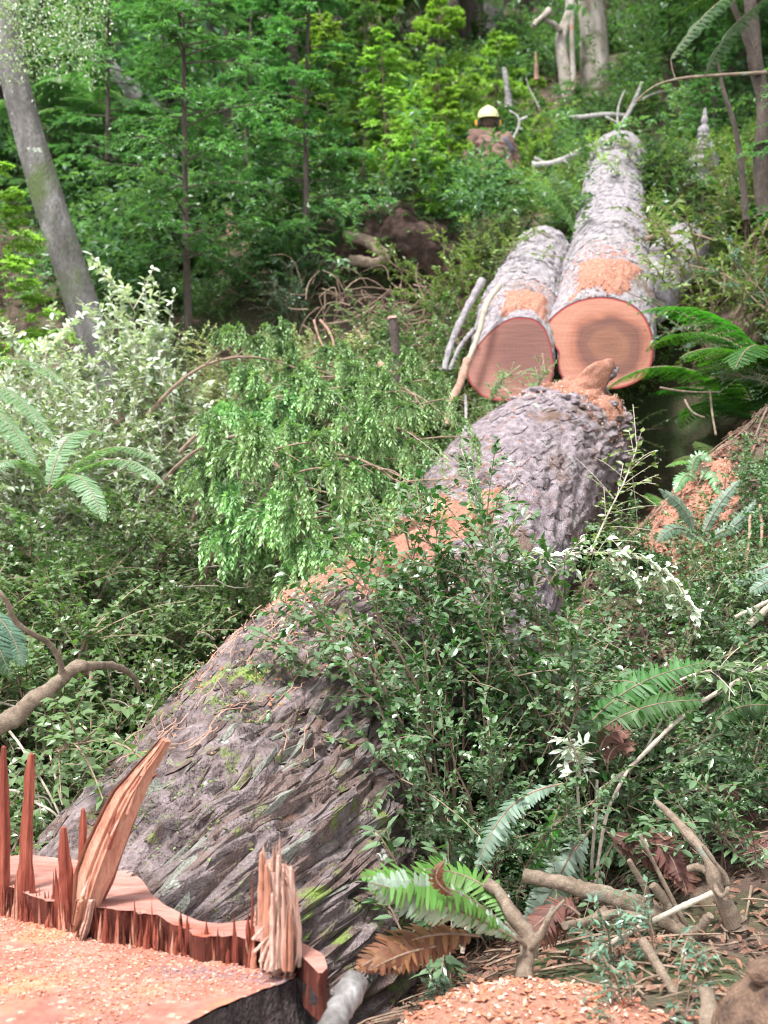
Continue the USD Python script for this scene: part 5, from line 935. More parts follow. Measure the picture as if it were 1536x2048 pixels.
jv, jf = bones(jk, .016, 8); jv = jv + (np.abs(meshkit.fbm(jv * [7, 7, 13], 3, 2) - .5)[:, None] - .12) * nrm(jv - [0, 0.05, 1.2]) * .12
obj('jacket', (jv, jf), 'jacket_cloth', pr, smooth=True)
obj('shoulder_patch', bones([(J['rs'] + [-.03, -.045, -.03], .062, J['rs'] + [.03, -.03, -.12], .058), (J['rs'] + [-.05, -.05, -.1], .05, J['rs'] + [.02, -.03, -.15], .05)], .016, 4), 'jacket_patch', pr, smooth=True)
obj('belt', bones([(J['hip'] + [-.07, 0, -.02], .138, J['hip'] + [.07, 0, -.02], .138)], .02, 2), 'belt_dark', pr, smooth=True)
tk = [(J['lh'] + [0, 0, .02], .13, J['rh'] + [0, 0, .02], .13)]
for s in 'lr': tk += [(J[s + 'h'], .115, J[s + 'k'], .085), (J[s + 'k'], .085, J[s + 'a'] + [0, 0, .03], .068)]
obj('trousers', bones(tk, .02, 6), 'trouser_cloth', pr, smooth=True)
for s in 'lr': obj('boot', bones([(J[s + 'a'] + [0, 0, .1], .06, J[s + 'a'] + [0, 0, -.03], .058), (J[s + 'a'] + [0, 0, -.04], .05, J[s + 'a'] + [0, .17, -.05], .04)], .02, 3), 'boot_hide', pr, smooth=True)
obj('hair', bones([(hd_ + [0, -.03, .0], .092, hd_ + [0, -.02, -.03], .08)], .015, 3), 'hair_brown', pr, smooth=True)
hs = trimesh.creation.icosphere(4, 1.0); hv = np.array(hs.vertices); hv = hv * [.128, .148, .125]; low_ = hv[:, 2] < -.015; hv[low_, 2] = -.015 - .25 * (-.015 - hv[low_, 2]) * 0
rim = np.abs(hv[:, 2] + .015) < .002; hv[rim] *= [1.09, 1.13, 1]; hv[:, 2] += .012 * np.exp(-(hv[:, 0] / .03) ** 2) * (hv[:, 2] > .06)
obj('hard_hat', (hv @ np.array([[1, 0, 0.05], [0, 1, .1], [-.05, -.1, 1]]) + hd_ + [0, 0, .055], np.array(hs.faces)), 'helmet_shell', pr, smooth=40)
for s in (-1, 1):
    em = trimesh.creation.capsule(.012, .042, count=[14, 14]); e = obj('ear_muff', bones([(hd_ + [s * .1, -.01, .0], .038, hd_ + [s * .1, -.01, -.03], .036)], .012, 2), 'muff_dark', pr, smooth=True)
    obj('muff_cap', bones([(hd_ + [s * .135, .0, .0], .022, hd_ + [s * .135, .0, -.035], .02)], .012, 2), 'muff_orange', e, smooth=True)
    obj('muff_arm', bones([(hd_ + [s * .125, -.01, .03], .008, hd_ + [s * .122, -.01, .09], .008)], .012, 1), 'muff_dark', e, smooth=True)

# ------------------------------------------------------------------ plants set out one by one
HT = dict(glossy_shrub=1.5, glossy_bush=1.0, scrub_bush=.8, scrub_mound=.6, silver_shrub=1.05, silver_sprig=1.25, bright_bush=1.6, bluish_bush=1.0, olive_bush=1.0, hay_heap=1.0, small_plant=.24, leafy_seedling=.55, dark_sapling=4.6, dark_sapling_low=4.2, bright_sapling=3.2, yellow_tree=4.0, green_sapling=2.6,
          forest_tree=9, forest_tree_low=7, green_tree=6.5, tree_fern=1.5, low_tree_fern=.9, crown_fern=.5, blue_fern=.5)
prng = np.random.default_rng(123)
def plant(cls, name, label, cat, px, d, top=None, scale=None, rot=None, group=None, tilt=3.0, dz=-.03, wide=1.0):
    x = X(px, d); z = gz1(x, d)
    if top is not None: scale = (CZ + (1024 - top) / F * d - z) / HT[cls]
    scale = 1.0 if scale is None else scale
    return copy(C[cls], name, label, cat, (x, d, z + dz), (prng.normal(0, tilt), prng.normal(0, tilt), prng.uniform(0, 360) if rot is None else rot), (scale * wide, scale * wide, scale), group)
# frond laid along a path seen in the photograph
def frond_at(pts, W, n, style, facing, seed=0, gap=1.3, curl=.15, base=.08, rr=.004):
    rng_ = np.random.default_rng(seed); path = smoothpath([P(*p) for p in pts], 22); L = np.linalg.norm(np.diff(path, axis=0), axis=1).sum()
    ts = np.linspace(base, .99, n); p, tan = at(path[None], np.zeros(n, int), ts); tan = nrm(tan); x = (ts - base) / (1 - base)
    prof = np.interp(x, [0, .2, .5, .75, .92, 1], [.25, .55, .9, 1, .6, .12]) if style == 'crown' else np.interp(x, [0, .12, .35, .6, .85, 1], [.35, .65, .95, 1, .6, .1]); out = []
    fc = nrm(np.asarray(facing, float)); nm = nrm(fc - tan * (tan @ fc)[:, None]); sd = np.cross(nm, tan)
    for s in (-1, 1):
        ln = W * prof * rng_.uniform(.9, 1.1, n); bw = L * (1 - base) / n * gap; d = nrm(sd * s + tan * .35 - nm * .12 + rng_.normal(0, .09, (n, 3))); ln = ln * np.where(rng_.random(n) < .07, .55, 1); nmj = nrm(nm + rng_.normal(0, .16, (n, 3)))
        if style in ('crown', 'simple'):
            T = (np.array([[0, -.5, 0], [0, .5, 0], [.5, -.46, .04], [.5, .46, .04], [.85, -.26, 0], [.85, .3, 0], [1, .08, 0]], float), np.array([[0, 2, 3], [0, 3, 1], [2, 4, 5], [2, 5, 3], [4, 6, 5]]))
            for k in range(n): out.append(leaves(p[k:k + 1], d[k:k + 1], nmj[k:k + 1], ln[k:k + 1], bw, T, curl=rng_.uniform(.05, .5), rnd=np.clip(rng_.normal(.5, .15, 1), 0, 1)))
        else:
            m = 13; u = np.linspace(.06, .97, m); ii = np.repeat(np.arange(n), m); uu = np.tile(u, n); q = p[ii] + d[ii] * (ln[ii] * uu)[:, None] - nm[ii] * (.22 * ln[ii] * uu ** 2)[:, None]; w = (.45 * bw + .16 * ln[ii]) * np.sin(PI * np.clip(.18 + .8 * uu, 0, 1)) ** .7
            for s2 in (-1, 1): out.append(leaves(q, nrm(np.cross(nm[ii], d[ii]) * s2 + d[ii] * .45), nm[ii], w, np.full(len(q), 1.1 / m) * ln[ii] + .001, T_NEEDLE, curl=.1, rnd=np.clip(rng_.normal(.5, .15, n)[ii], 0, 1)))
    return out, tubes(path[None], np.linspace(rr, rr * .3, 22)[None], 5)
def fern(name, label, fronds, cat='fern', pinnae=False, stem='twig', group=None):
    t_ = thing(name, label, cat, group=group)
    for i, (pts, W, n, style, m_, face) in enumerate(fronds):
        lv_, ra = frond_at(pts, W, n, style, face, seed=i + 1000 + int(pts[0][0]))
        if pinnae:
            fp = obj('frond', ra, stem, t_)
            for l in lv_: obj('leaflet', l, m_, fp)
        else: fp = obj('frond', join(lv_), m_, t_); obj('rachis', ra, stem, fp)
    return t_
UPF = (0, -.12, 1)
fern('crown_fern', 'green fern with broad comb fronds and glare painted lower leaflets above the brown dead frond', [([(1046, 1888, 3.38), (975, 1822, 3.3), (880, 1772, 3.2), (724, 1752, 3.12)], .085, 50, 'crown', 'fern_crown', (.1, -.5, 1)),
    ([(1048, 1885, 3.37), (960, 1840, 3.27), (860, 1800, 3.17), (740, 1765, 3.1)], .062, 40, 'crown', 'fern_white', (.15, -1, .25)), ([(1046, 1880, 3.42), (1000, 1800, 3.5), (930, 1752, 3.55), (830, 1738, 3.5)], .07, 38, 'crown', 'fern_crown', (.1, -.6, 1))], pinnae=True)  # the lower frond has glare put into its pale leaflet colour
fern('arching_fern', 'long narrow arching fern frond below the glossy shrub, curving down to the left', [([(1125, 1568, 4.05), (1050, 1592, 4.0), (992, 1650, 3.95), (950, 1745, 3.92)], .055, 42, 'simple', 'fern_blue', (-.5, -.6, .8))], pinnae=True)
fern('pale_fern', 'fern fronds showing white undersides behind the end of the pale dead limb', [([(1180, 1660, 4.25), (1150, 1700, 4.22), (1110, 1760, 4.2), (1062, 1840, 4.15)], .075, 30, 'simple', 'fern_white', (-.3, -1, .3)), ([(1150, 1690, 4.2), (1130, 1730, 4.15), (1085, 1810, 4.12), (1050, 1850, 4.1)], .06, 26, 'simple', 'fern_white', (.1, -1, .35)), ([(1120, 1610, 4.3), (1100, 1660, 4.3), (1075, 1720, 4.28), (1060, 1760, 4.25)], .05, 26, 'simple', 'fern_green', (-.3, -.8, .6))], pinnae=True)
fern('dark_fern', 'large dark green frond arching right behind the thin upright stems', [([(1140, 1500, 4.6), (1200, 1425, 4.6), (1290, 1362, 4.6), (1420, 1322, 4.6)], .085, 62, 'simple', 'fern_dark', (-.1, -.7, .75)), ([(1145, 1510, 4.58), (1230, 1440, 4.55), (1330, 1405, 4.5), (1420, 1400, 4.5)], .07, 58, 'simple', 'fern_dark', (0, -.7, .75)), ([(1420, 1480, 4.5), (1450, 1430, 4.5), (1500, 1410, 4.5), (1560, 1415, 4.4)], .06, 50, 'simple', 'fern_dark', (0, -.7, .75))])
fern('dead_fern', 'orange brown dead frond lying beside the stump, below the green fern', [([(960, 1872, 3.3), (890, 1868, 3.25), (800, 1890, 3.15), (715, 1938, 3.05)], .07, 34, 'simple', 'fern_dead', (.1, -.7, .8)), ([(930, 1880, 3.28), (860, 1895, 3.2), (790, 1915, 3.1), (740, 1940, 3.05)], .05, 28, 'simple', 'fern_dead', (.1, -.9, .4))], pinnae=True)
fern('curled_dead_leaf', 'small curled orange dead frond tip on top of the green fern', [([(905, 1790, 3.18), (880, 1770, 3.15), (872, 1755, 3.14), (888, 1722, 3.14)], .02, 12, 'simple', 'fern_dead', (.1, -1, .4))])
for i, (lab, pts) in enumerate((('rusty dead frond drooping in the shade right of the thin upright stems', [(1215, 1665, 4.2), (1270, 1680, 4.15), (1330, 1700, 4.1), (1360, 1760, 4.05)]), ('rusty dead frond hanging behind the upturned end of the dead limb', [(1290, 1650, 4.3), (1340, 1690, 4.25), (1368, 1740, 4.2), (1370, 1800, 4.15)]), ('rusty dead fronds at the right edge above the litter', [(1400, 1640, 4.4), (1450, 1660, 4.35), (1500, 1690, 4.3), (1560, 1700, 4.3)]),
        ('small curled rusty frond tip beside the long slanting stem', [(1200, 1500, 4.5), (1215, 1470, 4.5), (1240, 1462, 4.5), (1255, 1475, 4.48)]), ('rusty dead frond lying under the forked pale stick', [(1160, 1830, 3.7), (1130, 1810, 3.7), (1095, 1830, 3.65), (1060, 1860, 3.6)]), ('rusty crumpled frond at the far right, beneath the ferns', [(1440, 1570, 4.6), (1480, 1600, 4.55), (1520, 1650, 4.5), (1560, 1660, 4.5)]))):
    fern('dead_fern', lab, [(pts, .06, 26, 'simple', 'fern_rust', (-.2, -.6, .7)), ([(a + 14, b + 26, c) for a, b, c in pts], .05, 24, 'simple', 'fern_rust', (.3, -.8, .4))])
fern('strap_fern', 'two broad upright light green strap leaves up the slope left of the larger sawn log', [([(1160, 470, 11.80), (1135, 430, 11.80), (1105, 395, 11.75), (1070, 362, 11.70)], .11, 60, 'crown', 'fern_crown', (.1, -1, .5)), ([(1165, 460, 11.85), (1148, 420, 11.85), (1128, 380, 11.80), (1105, 345, 11.80)], .11, 60, 'crown', 'fern_crown', (.1, -1, .5))])
fern('spreading_fern', 'pale fern with feathery fronds spreading right on the left slope', [([(95, 985, 6.4), (165, 920, 6.3), (245, 893, 6.2), (325, 925, 6.1)], .075, 34, 'tree', 'fern_pale', UPF), ([(95, 985, 6.4), (170, 935, 6.25), (250, 920, 6.1), (330, 970, 5.95)], .075, 34, 'tree', 'fern_pale', UPF), ([(95, 985, 6.35), (140, 950, 6.2), (180, 980, 6.0), (210, 1040, 5.9)], .075, 32, 'tree', 'fern_pale', UPF), ([(90, 985, 6.3), (60, 930, 6.2), (20, 920, 6.1), (-30, 960, 6)], .075, 32, 'tree', 'fern_pale', UPF), ([(95, 985, 6.45), (120, 900, 6.6), (170, 860, 6.8), (230, 870, 6.9)], .075, 32, 'tree', 'fern_pale', UPF)])
fern('spreading_fern', 'pale feathery fern fronds drooping in from the left edge, above the spreading fern', [([(-90, 790, 6.9), (-30, 765, 6.8), (40, 800, 6.7), (110, 880, 6.6)], .075, 34, 'tree', 'fern_pale', UPF), ([(-90, 800, 6.8), (-40, 800, 6.7), (20, 850, 6.6), (70, 930, 6.5)], .075, 34, 'tree', 'fern_pale', UPF), ([(-90, 790, 7), (-30, 730, 7), (50, 720, 7), (130, 770, 6.9)], .075, 34, 'tree', 'fern_pale', UPF)])
fern('spreading_fern', 'dark bluish frond hanging at the left edge above the crooked branch', [([(-80, 1200, 4.8), (-40, 1210, 4.75), (10, 1250, 4.7), (46, 1330, 4.65)], .075, 34, 'tree', 'leaf_bluegreen', UPF), ([(-80, 1220, 4.7), (-40, 1240, 4.65), (-5, 1290, 4.6), (20, 1350, 4.6)], .09, 24, 'tree', 'leaf_bluegreen', UPF)])
fern('bank_fern', 'pale bluish fern with stiff upright fronds on the dark bank at the right', [([(1398, 1085, 6.5), (1385, 1050, 6.5), (1360, 1010, 6.45), (1318, 978, 6.4)], .042, 36, 'simple', 'fern_blue', (.2, -1, .3)), ([(1400, 1080, 6.5), (1420, 1040, 6.5), (1445, 1000, 6.5), (1480, 960, 6.5)], .042, 38, 'simple', 'fern_blue', (-.3, -1, .3)), ([(1402, 1085, 6.45), (1370, 1060, 6.4), (1340, 1060, 6.3), (1315, 1085, 6.2)], .042, 34, 'simple', 'fern_blue', (0, -1, .5)), ([(1405, 1085, 6.48), (1440, 1065, 6.45), (1470, 1050, 6.4), (1512, 1000, 6.4)], .042, 36, 'simple', 'fern_blue', (-.2, -1, .4))])
fern('bank_fern', 'single pale bluish frond pointing left at the right edge below the bank', [([(1570, 1120, 5.6), (1530, 1135, 5.6), (1495, 1150, 5.55), (1462, 1172, 5.5)], .042, 34, 'simple', 'fern_blue', (-.1, -1, .6)), ([(1575, 1140, 5.6), (1540, 1160, 5.55), (1500, 1185, 5.5)], .042, 30, 'simple', 'fern_blue', (-.1, -1, .6))])
fern('bank_fern', 'small pale curled fern on the sawdust covered bank below the dark hollow', [([(1395, 965, 7), (1385, 935, 7), (1400, 910, 7), (1425, 925, 6.95)], .042, 28, 'simple', 'fern_pale', (0, -1, .5)), ([(1395, 965, 7), (1375, 950, 6.95), (1362, 960, 6.9), (1350, 985, 6.85)], .042, 28, 'simple', 'fern_pale', (0, -1, .5)), ([(1398, 965, 7), (1412, 945, 7), (1430, 960, 6.9), (1440, 990, 6.85)], .042, 28, 'simple', 'fern_pale', (0, -1, .5))])
of_ = fern('overhanging_fern', 'dark feathery fronds overhanging the upper right corner', [([(1655, -90, 8), (1560, -60, 7.9), (1430, 10, 7.8), (1345, 115, 7.7)], .13, 34, 'tree', 'fern_dark', UPF), ([(1655, -90, 8), (1570, -30, 8), (1470, 50, 7.95), (1410, 150, 7.9)], .13, 34, 'tree', 'fern_dark', UPF), ([(1655, -90, 8.1), (1570, -80, 8.2), (1450, -30, 8.3), (1340, 40, 8.4)], .13, 34, 'tree', 'fern_dark', UPF)])
obj('trunk', branch([P(1680, 560, 8), P(1672, 250, 8), P(1655, -85, 8)], .075, .05, 20, 12, seed=4, knots=.06), 'dark_trunk', of_)
# the spray of whitish leaves arching over the glossy shrubs
def spray(name, label, pts, leafm, n, L, W, wid, seed, cat='shrub', twigs=7, tl=.14):
    r = np.random.default_rng(seed); path = smoothpath([P(*p) for p in pts], 16)[None]; t_ = thing(name, label, cat)
    i = np.zeros(twigs * 4, int); p, tn = at(path, i, r.uniform(.1, 1, len(i))); d = nrm(tn * .6 + r.normal(0, .6, p.shape) + [0, 0, .1]); l = tl * r.uniform(.5, 1.2, len(i)); tw = bez(p, p + d * l[:, None] * .6, p + d * l[:, None] - [0, 0, .03], 5)
    j = r.integers(0, len(i), n); lp, lt = at(tw, j, r.uniform(.1, 1, n)); k = n // 3; j2 = np.zeros(k, int); lp2, lt2 = at(path, j2, r.uniform(.05, 1, k)); lp, lt = np.vstack([lp, lp2]), np.vstack([lt, lt2])
    sd = nrm(np.cross(lt, [0, 0, 1.0])) * r.choice([-1, 1], len(lp))[:, None]; ld = nrm(lt * .5 + sd * .8 + r.normal(0, .3, lp.shape)); sz = r.uniform(.6, 1.2, len(lp))
    obj('stem', join([tubes(path, np.linspace(.005, .002, 16)[None], 5), tubes(tw, .0016, 3, False)]), 'pale_twig', t_); obj('foliage', leaves(lp, ld, nrm(np.array([0, -.3, 1.0]) + r.normal(0, .35, lp.shape)), L * sz, wid * sz, T_OVAL, rng=r), leafm, t_, kind='stuff')
spray('leaf_spray', 'arching spray of whitish leaves over the top of the glossy shrubs, right of the log', [(1000, 1150, 4.75), (1090, 1115, 4.75), (1180, 1105, 4.75), (1270, 1115, 4.75), (1340, 1150, 4.75), (1385, 1215, 4.75)], 'leaf_white', 280, .036, .02, .021, 1, twigs=9, tl=.1)
spray('leaf_spray', 'loose twiggy spray of small green leaves in front of the upper fallen log', [(1010, 1250, 4.9), (985, 1130, 5), (960, 1020, 5.1), (930, 920, 5.2)], 'leaf_glossy', 230, .036, .02, .022, 2, tl=.3, twigs=8)
spray('leaf_spray', 'sparse bright leafy twigs right of the upper part of the fallen log', [(1180, 1110, 5.6), (1215, 1030, 5.7), (1250, 960, 5.8), (1275, 890, 5.9)], 'leaf_olive', 150, .036, .02, .022, 3, tl=.26)
spray('leaf_spray', 'pale leafy sprig pointing right near the long slanting stem', [(1360, 1360, 4.4), (1400, 1345, 4.4), (1450, 1340, 4.4), (1500, 1350, 4.4)], 'leaf_scrub', 90, .05, .03, .024, 4, tl=.12)
spray('leaf_spray', 'tuft of pale leaves at the foot of the dark green frond', [(1160, 1560, 4.3), (1158, 1530, 4.3), (1150, 1500, 4.25), (1140, 1485, 4.2)], 'leaf_white', 46, .05, .03, .02, 5, tl=.08)
spray('leaf_spray', 'sprig of green needles in front of the smaller sawn end', [(970, 820, 8.7), (985, 790, 8.65), (1000, 765, 8.6), (1020, 750, 8.6)], 'leaf_fine', 420, .03, .02, .009, 6, tl=.2, twigs=10)
spray('leaf_spray', 'second sprig of green needles between the smaller sawn end and the torn tongue', [(1060, 810, 8.6), (1072, 785, 8.55), (1080, 760, 8.55), (1090, 745, 8.5)], 'leaf_fine', 320, .03, .02, .009, 7, tl=.16, twigs=10)
plant('glossy_shrub', 'glossy_shrub', 'tall dense dark glossy shrub covering the middle of the fallen log', 'shrub', 930, 4.85, top=1000, rot=20, wide=.95)
plant('glossy_bush', 'glossy_shrub', 'glossy shrub under the arching whitish spray', 'shrub', 1160, 4.95, top=1110, rot=80)
plant('glossy_bush', 'glossy_shrub', 'glossy shrub below the bluish bank fern', 'shrub', 1335, 5.35, top=1120, rot=200)
plant('glossy_bush', 'glossy_shrub', 'low dark glossy shrub right of the fallen log, just above the crown fern', 'shrub', 985, 4.4, top=1420, rot=130, wide=.85)
plant('glossy_bush', 'glossy_shrub', 'low glossy shrub behind the three thin bare upright stems', 'shrub', 1190, 4.75, top=1400, rot=300)
plant('glossy_bush', 'glossy_shrub', 'glossy shrub at the right edge crossed by the long slanting stem', 'shrub', 1500, 4.9, top=1290, rot=250)
plant('glossy_bush', 'glossy_shrub', 'glossy shrub in the middle between the tall one and the whitish spray', 'shrub', 1065, 5.0, top=1150, rot=10)
plant('scrub_bush', 'scrub_bush', 'small leaved bush at the right edge of the bank', 'shrub', 1440, 5.9, top=1090)
for i, (px, d, top, lab) in enumerate(((1215, 4.35, 1620, 'leafy seedling with big leaves right of the white fern undersides'), (1330, 4.3, 1600, 'leafy seedling behind the thin branch of the dead limb'), (1430, 4.25, 1480, 'leafy seedling under the right end of the dark frond'), (1500, 4.2, 1540, 'leafy seedling at the right edge above the rusty fronds'), (1100, 4.2, 1650, 'leafy seedling beside the long narrow arching frond'), (1275, 4.6, 1440, 'leafy seedling right of the crossing of the two slanting stems'), (880, 3.75, 1600, 'leafy seedling in shade just above the crown fern'))):
    plant('leafy_seedling', 'seedling', lab, 'seedling', px, d, top=top)
for i, (px, d, s, lab) in enumerate(((1235, 3.5, 1.0, 'bluish seedling above the thin slanting stick'), (1320, 3.4, 1.0, 'bluish seedling under the curve of the dead limb'), (1265, 3.1, .8, 'bluish seedling at the right edge of the sawdust heap'), (1360, 3.05, .8, 'bluish seedling by the brown stick in the litter'), (900, 3.3, .6, 'tiny pale seedling near the brown dead frond'), (1160, 2.95, .5, 'tiny seedling standing in the sawdust heap'))):
    plant('small_plant', 'seedling', lab, 'seedling', px, d, scale=s)
# left: scrub between the log and the left edge
for px, d, top, lab in ((60, 5.6, 1150, 'nearest small leaved scrub bush at the left edge, behind the crooked branch'), (230, 5.9, 1180, 'small leaved scrub bush above the forked part of the crooked branch'), (400, 6.3, 1180, 'small leaved scrub bush left of the top of the near log bark'), (520, 7.1, 1170, 'small leaved scrub bush just below the lowest drooping tassels'), (130, 6.6, 1060, 'small leaved scrub bush under the spreading pale fern'), (300, 7.0, 1010, 'small leaved scrub bush right of the spreading pale fern'), (620, 7.5, 1150, 'small leaved scrub bush beside the sawdust patch on the log'), (250, 5.3, 1370, 'dark small leaved bush left of the near log above the stump'), (90, 4.9, 1560, 'low small leaved bush behind the tall red splinters')):
    plant('scrub_bush', 'scrub_bush', lab, 'shrub', px, d, top=top, wide=1.15)
for px, d, sc in ((20, 6.2, 1), (180, 5.3, .9), (330, 5.7, 1), (360, 6.8, 1.1), (450, 6.0, .9), (440, 7.3, 1.1), (590, 6.9, 1), (200, 7.3, 1.2), (330, 7.9, 1.2), (30, 7.4, 1.2), (560, 8.1, 1.1), (700, 8.2, 1.1), (760, 8.9, 1), (150, 4.9, .5)):
    plant('scrub_mound', 'scrub_mound', 'low mound of small leaved green scrub on the slope left of the fallen log', 'shrub', px, d, scale=sc, group='low scrub mounds left of the fallen log')
for px, d, top, lab in ((60, 8.2, 780, 'silvery shrub at the left edge below the leaning trunk'), (200, 8.0, 840, 'silvery shrub in front of the foot of the leaning trunk'), (290, 8.6, 770, 'silvery shrub right of the foot of the leaning trunk'), (130, 9.0, 790, 'silvery shrub behind the two at the foot of the leaning trunk'), (10, 9.2, 740, 'silvery shrub farthest left under the leaning trunk'), (360, 8.9, 800, 'silvery shrub at the left of the hay coloured heap')):
    plant('silver_shrub', 'silver_shrub', lab, 'shrub', px, d, top=top, wide=1.1)
for px, d, top, lab in ((262, 9.4, 575, 'tall white leaved sprig right of the leaning trunk'), (285, 9.2, 640, 'shorter white leaved sprig right of the tallest one'), (110, 9.0, 670, 'white leaved sprig left of the leaning trunk'), (70, 8.8, 690, 'low white leaved sprig near the left edge')):
    plant('silver_sprig', 'white_sprig', lab, 'shrub', px, d, top=top)
for px, py, d, rot, sc, w_, lab in ((420, 800, 8.6, 20, .9, 0, 'drooping conifer limb farthest up left, below the hay heap'), (560, 880, 8.3, -10, 1, 1, 'drooping conifer limb with bright tassels left of the peeled branch'), (440, 960, 7.9, 10, .9, 0, 'drooping conifer limb at the left of the bright group'), (540, 1010, 7.6, -30, 1.1, 1, 'largest drooping conifer limb with broad pale tassels'), (640, 1010, 7.8, -15, .95, 0, 'drooping conifer limb touching the left side of the sawdust patch'), (560, 1120, 7.2, -25, 1, 1, 'lowest drooping conifer limb above the near log bark'), (700, 930, 8.3, -20, .9, 0, 'drooping conifer limb below the peeled branch'), (600, 800, 8.9, 0, .9, 1, 'drooping conifer limb above the bright group, left of the peeled branch'), (800, 860, 8.5, -40, .8, 0, 'drooping conifer limb just left of the upper fallen log'), (660, 1110, 7.4, -50, .9, 1, 'drooping conifer limb against the left edge of the log, lowest on the right'), (480, 870, 8.2, 30, .9, 1, 'drooping conifer limb between the hay heap and the bright group')):
    p = P(px, py, d); copy(C['drooping_limb_wide' if w_ else 'drooping_limb'], 'drooping_limb', lab, 'branch', p + [-.45 * math.cos(math.radians(rot)) * sc, -.2, -.12], (0, 0, rot - 30), sc)
for px, d, top, lab in ((420, 10.0, 680, 'heap of withered yellowish foliage at the foot of the dark sapling'), (520, 10.3, 650, 'heap of withered foliage right of the dark sapling foot'), (600, 10.0, 640, 'heap of withered foliage beside the reddish twigs'), (380, 9.6, 750, 'lower edge of withered foliage below the dark sapling'), (850, 9.9, 660, 'withered foliage behind the upright dark pole')):
    plant('hay_heap', 'withered_heap', lab, 'branch heap', px, d, top=top, wide=1.1)
for px, d, top, cls, lab in ((850, 9.4, 690, 'scrub_bush', 'green bush right of the upright dark pole'), (900, 10.2, 620, 'scrub_bush', 'green bush behind the grey slats'), (720, 9.6, 700, 'scrub_bush', 'green bush behind the peeled branch'), (500, 9.6, 720, 'scrub_bush', 'green bush in front of the withered heap'), (950, 11.2, 470, 'olive_bush', 'olive bush behind the smaller sawn log'), (1010, 12.4, 430, 'bright_bush', 'bright bush between the worker and the smaller sawn log'), (880, 8.9, 820, 'scrub_bush', 'green bush left of the upper end of the fallen log'), (600, 9.3, 740, 'scrub_bush', 'green bush under the reddish twigs'), (780, 9.2, 760, 'olive_bush', 'olive tufted bush in front of the upright dark pole'), (590, 11.6, 510, 'bluish_bush', 'bluish bush left of the earth mound'), (680, 12.6, 380, 'bluish_bush', 'bluish bush on top of the earth mound at left'), (470, 11.9, 520, 'bluish_bush', 'bluish bush near the small pale cut stub'), (860, 12.8, 430, 'glossy_bush', 'green bush on top of the earth mound at right'), (770, 11.0, 660, 'glossy_bush', 'dark bush below the hollow of the earth mound')):
    plant(cls, 'bush', lab, 'shrub', px, d, top=top)
plant('crown_fern', 'crown_fern', 'low fern clump deep in the dark hollow under the green feathery tree fern', 'fern', 1385, 8.5, scale=1.1)
plant('crown_fern', 'crown_fern', 'low fern clump at the right edge of the dark hollow, above the sawdust covered bank', 'fern', 1450, 8.0, scale=.9)
# saplings and trees behind
for cls, px, d, top, lab in (('dark_sapling', 380, 11, -180, 'dark leaved sapling with a straight dark stem, left of centre at the top'), ('dark_sapling_low', 610, 11.9, -140, 'dark leaved sapling above the earth mound at left'), ('dark_sapling_low', 500, 13.5, -120, 'dark leaved sapling between and behind the two front ones'), ('dark_sapling', 210, 13.5, -160, 'dark leaved sapling behind the broken pale snag'), ('dark_sapling_low', 330, 14.5, -100, 'dark leaved sapling deep behind the straight dark stem'), ('dark_sapling_low', 720, 13.6, -60, 'dark leaved sapling left of the bright ones at the top'),
        ('dark_sapling', 1700, 9.0, -420, 'dark feathery tree overhanging the upper right corner'), ('dark_sapling_low', 1430, 15, 40, 'dark leaved sapling behind the dark crooked trunk'), ('dark_sapling_low', 1340, 17.5, -20, 'dark leaved sapling right of the thick pale trunk'), ('dark_sapling_low', 1400, 13.4, 150, 'dark leaved sapling behind the white pointed snag'), ('dark_sapling_low', 70, 14, 60, 'dark leaved sapling behind the leaning grey trunk')):
    plant(cls, 'sapling', lab, 'tree', px, d, top=top, tilt=1.0)
for cls, px, d, top, lab in (('bright_sapling', 830, 12.6, 150, 'bright yellow green sapling left of the worker'), ('bright_sapling', 868, 12.4, 230, 'bright thin stemmed sapling just left of the worker, lower than its neighbour'), ('bright_sapling', 760, 13.2, 60, 'bright yellow green sapling left of the tallest bright group'), ('bright_sapling', 890, 14.6, 130, 'bright sapling immediately behind the left arm of the worker'), ('bright_sapling', 660, 14, 10, 'bright sapling between the dark saplings at the top'), ('green_sapling', 960, 13.2, 390, 'small green sapling in front of the worker'), ('green_sapling', 815, 11.9, 330, 'thin stemmed green sapling on the right edge of the earth mound'), ('green_sapling', 1330, 12.2, 310, 'small green sapling right of the larger sawn log'), ('green_sapling', 1390, 11.0, 370, 'small green sapling above the green tree fern'), ('green_sapling', 1290, 14.5, 190, 'small green sapling behind the top of the larger sawn log'), ('bright_sapling', 20, 9.9, 300, 'bright leafy sapling at the left edge in front of the leaning trunk'),
        ('yellow_tree', 870, 18, 10, 'yellow green bushy tree left of the thick pale trunk'), ('yellow_tree', 1000, 18.5, 70, 'yellow green bushy tree above the hard hat'), ('yellow_tree', 760, 19, -30, 'yellow green bushy tree at the top centre'), ('yellow_tree', 1080, 19, 150, 'yellow green bushy tree lowest beside the thick pale trunk')):
    plant(cls, 'sapling', lab, 'tree', px, d, top=top, tilt=1.5)
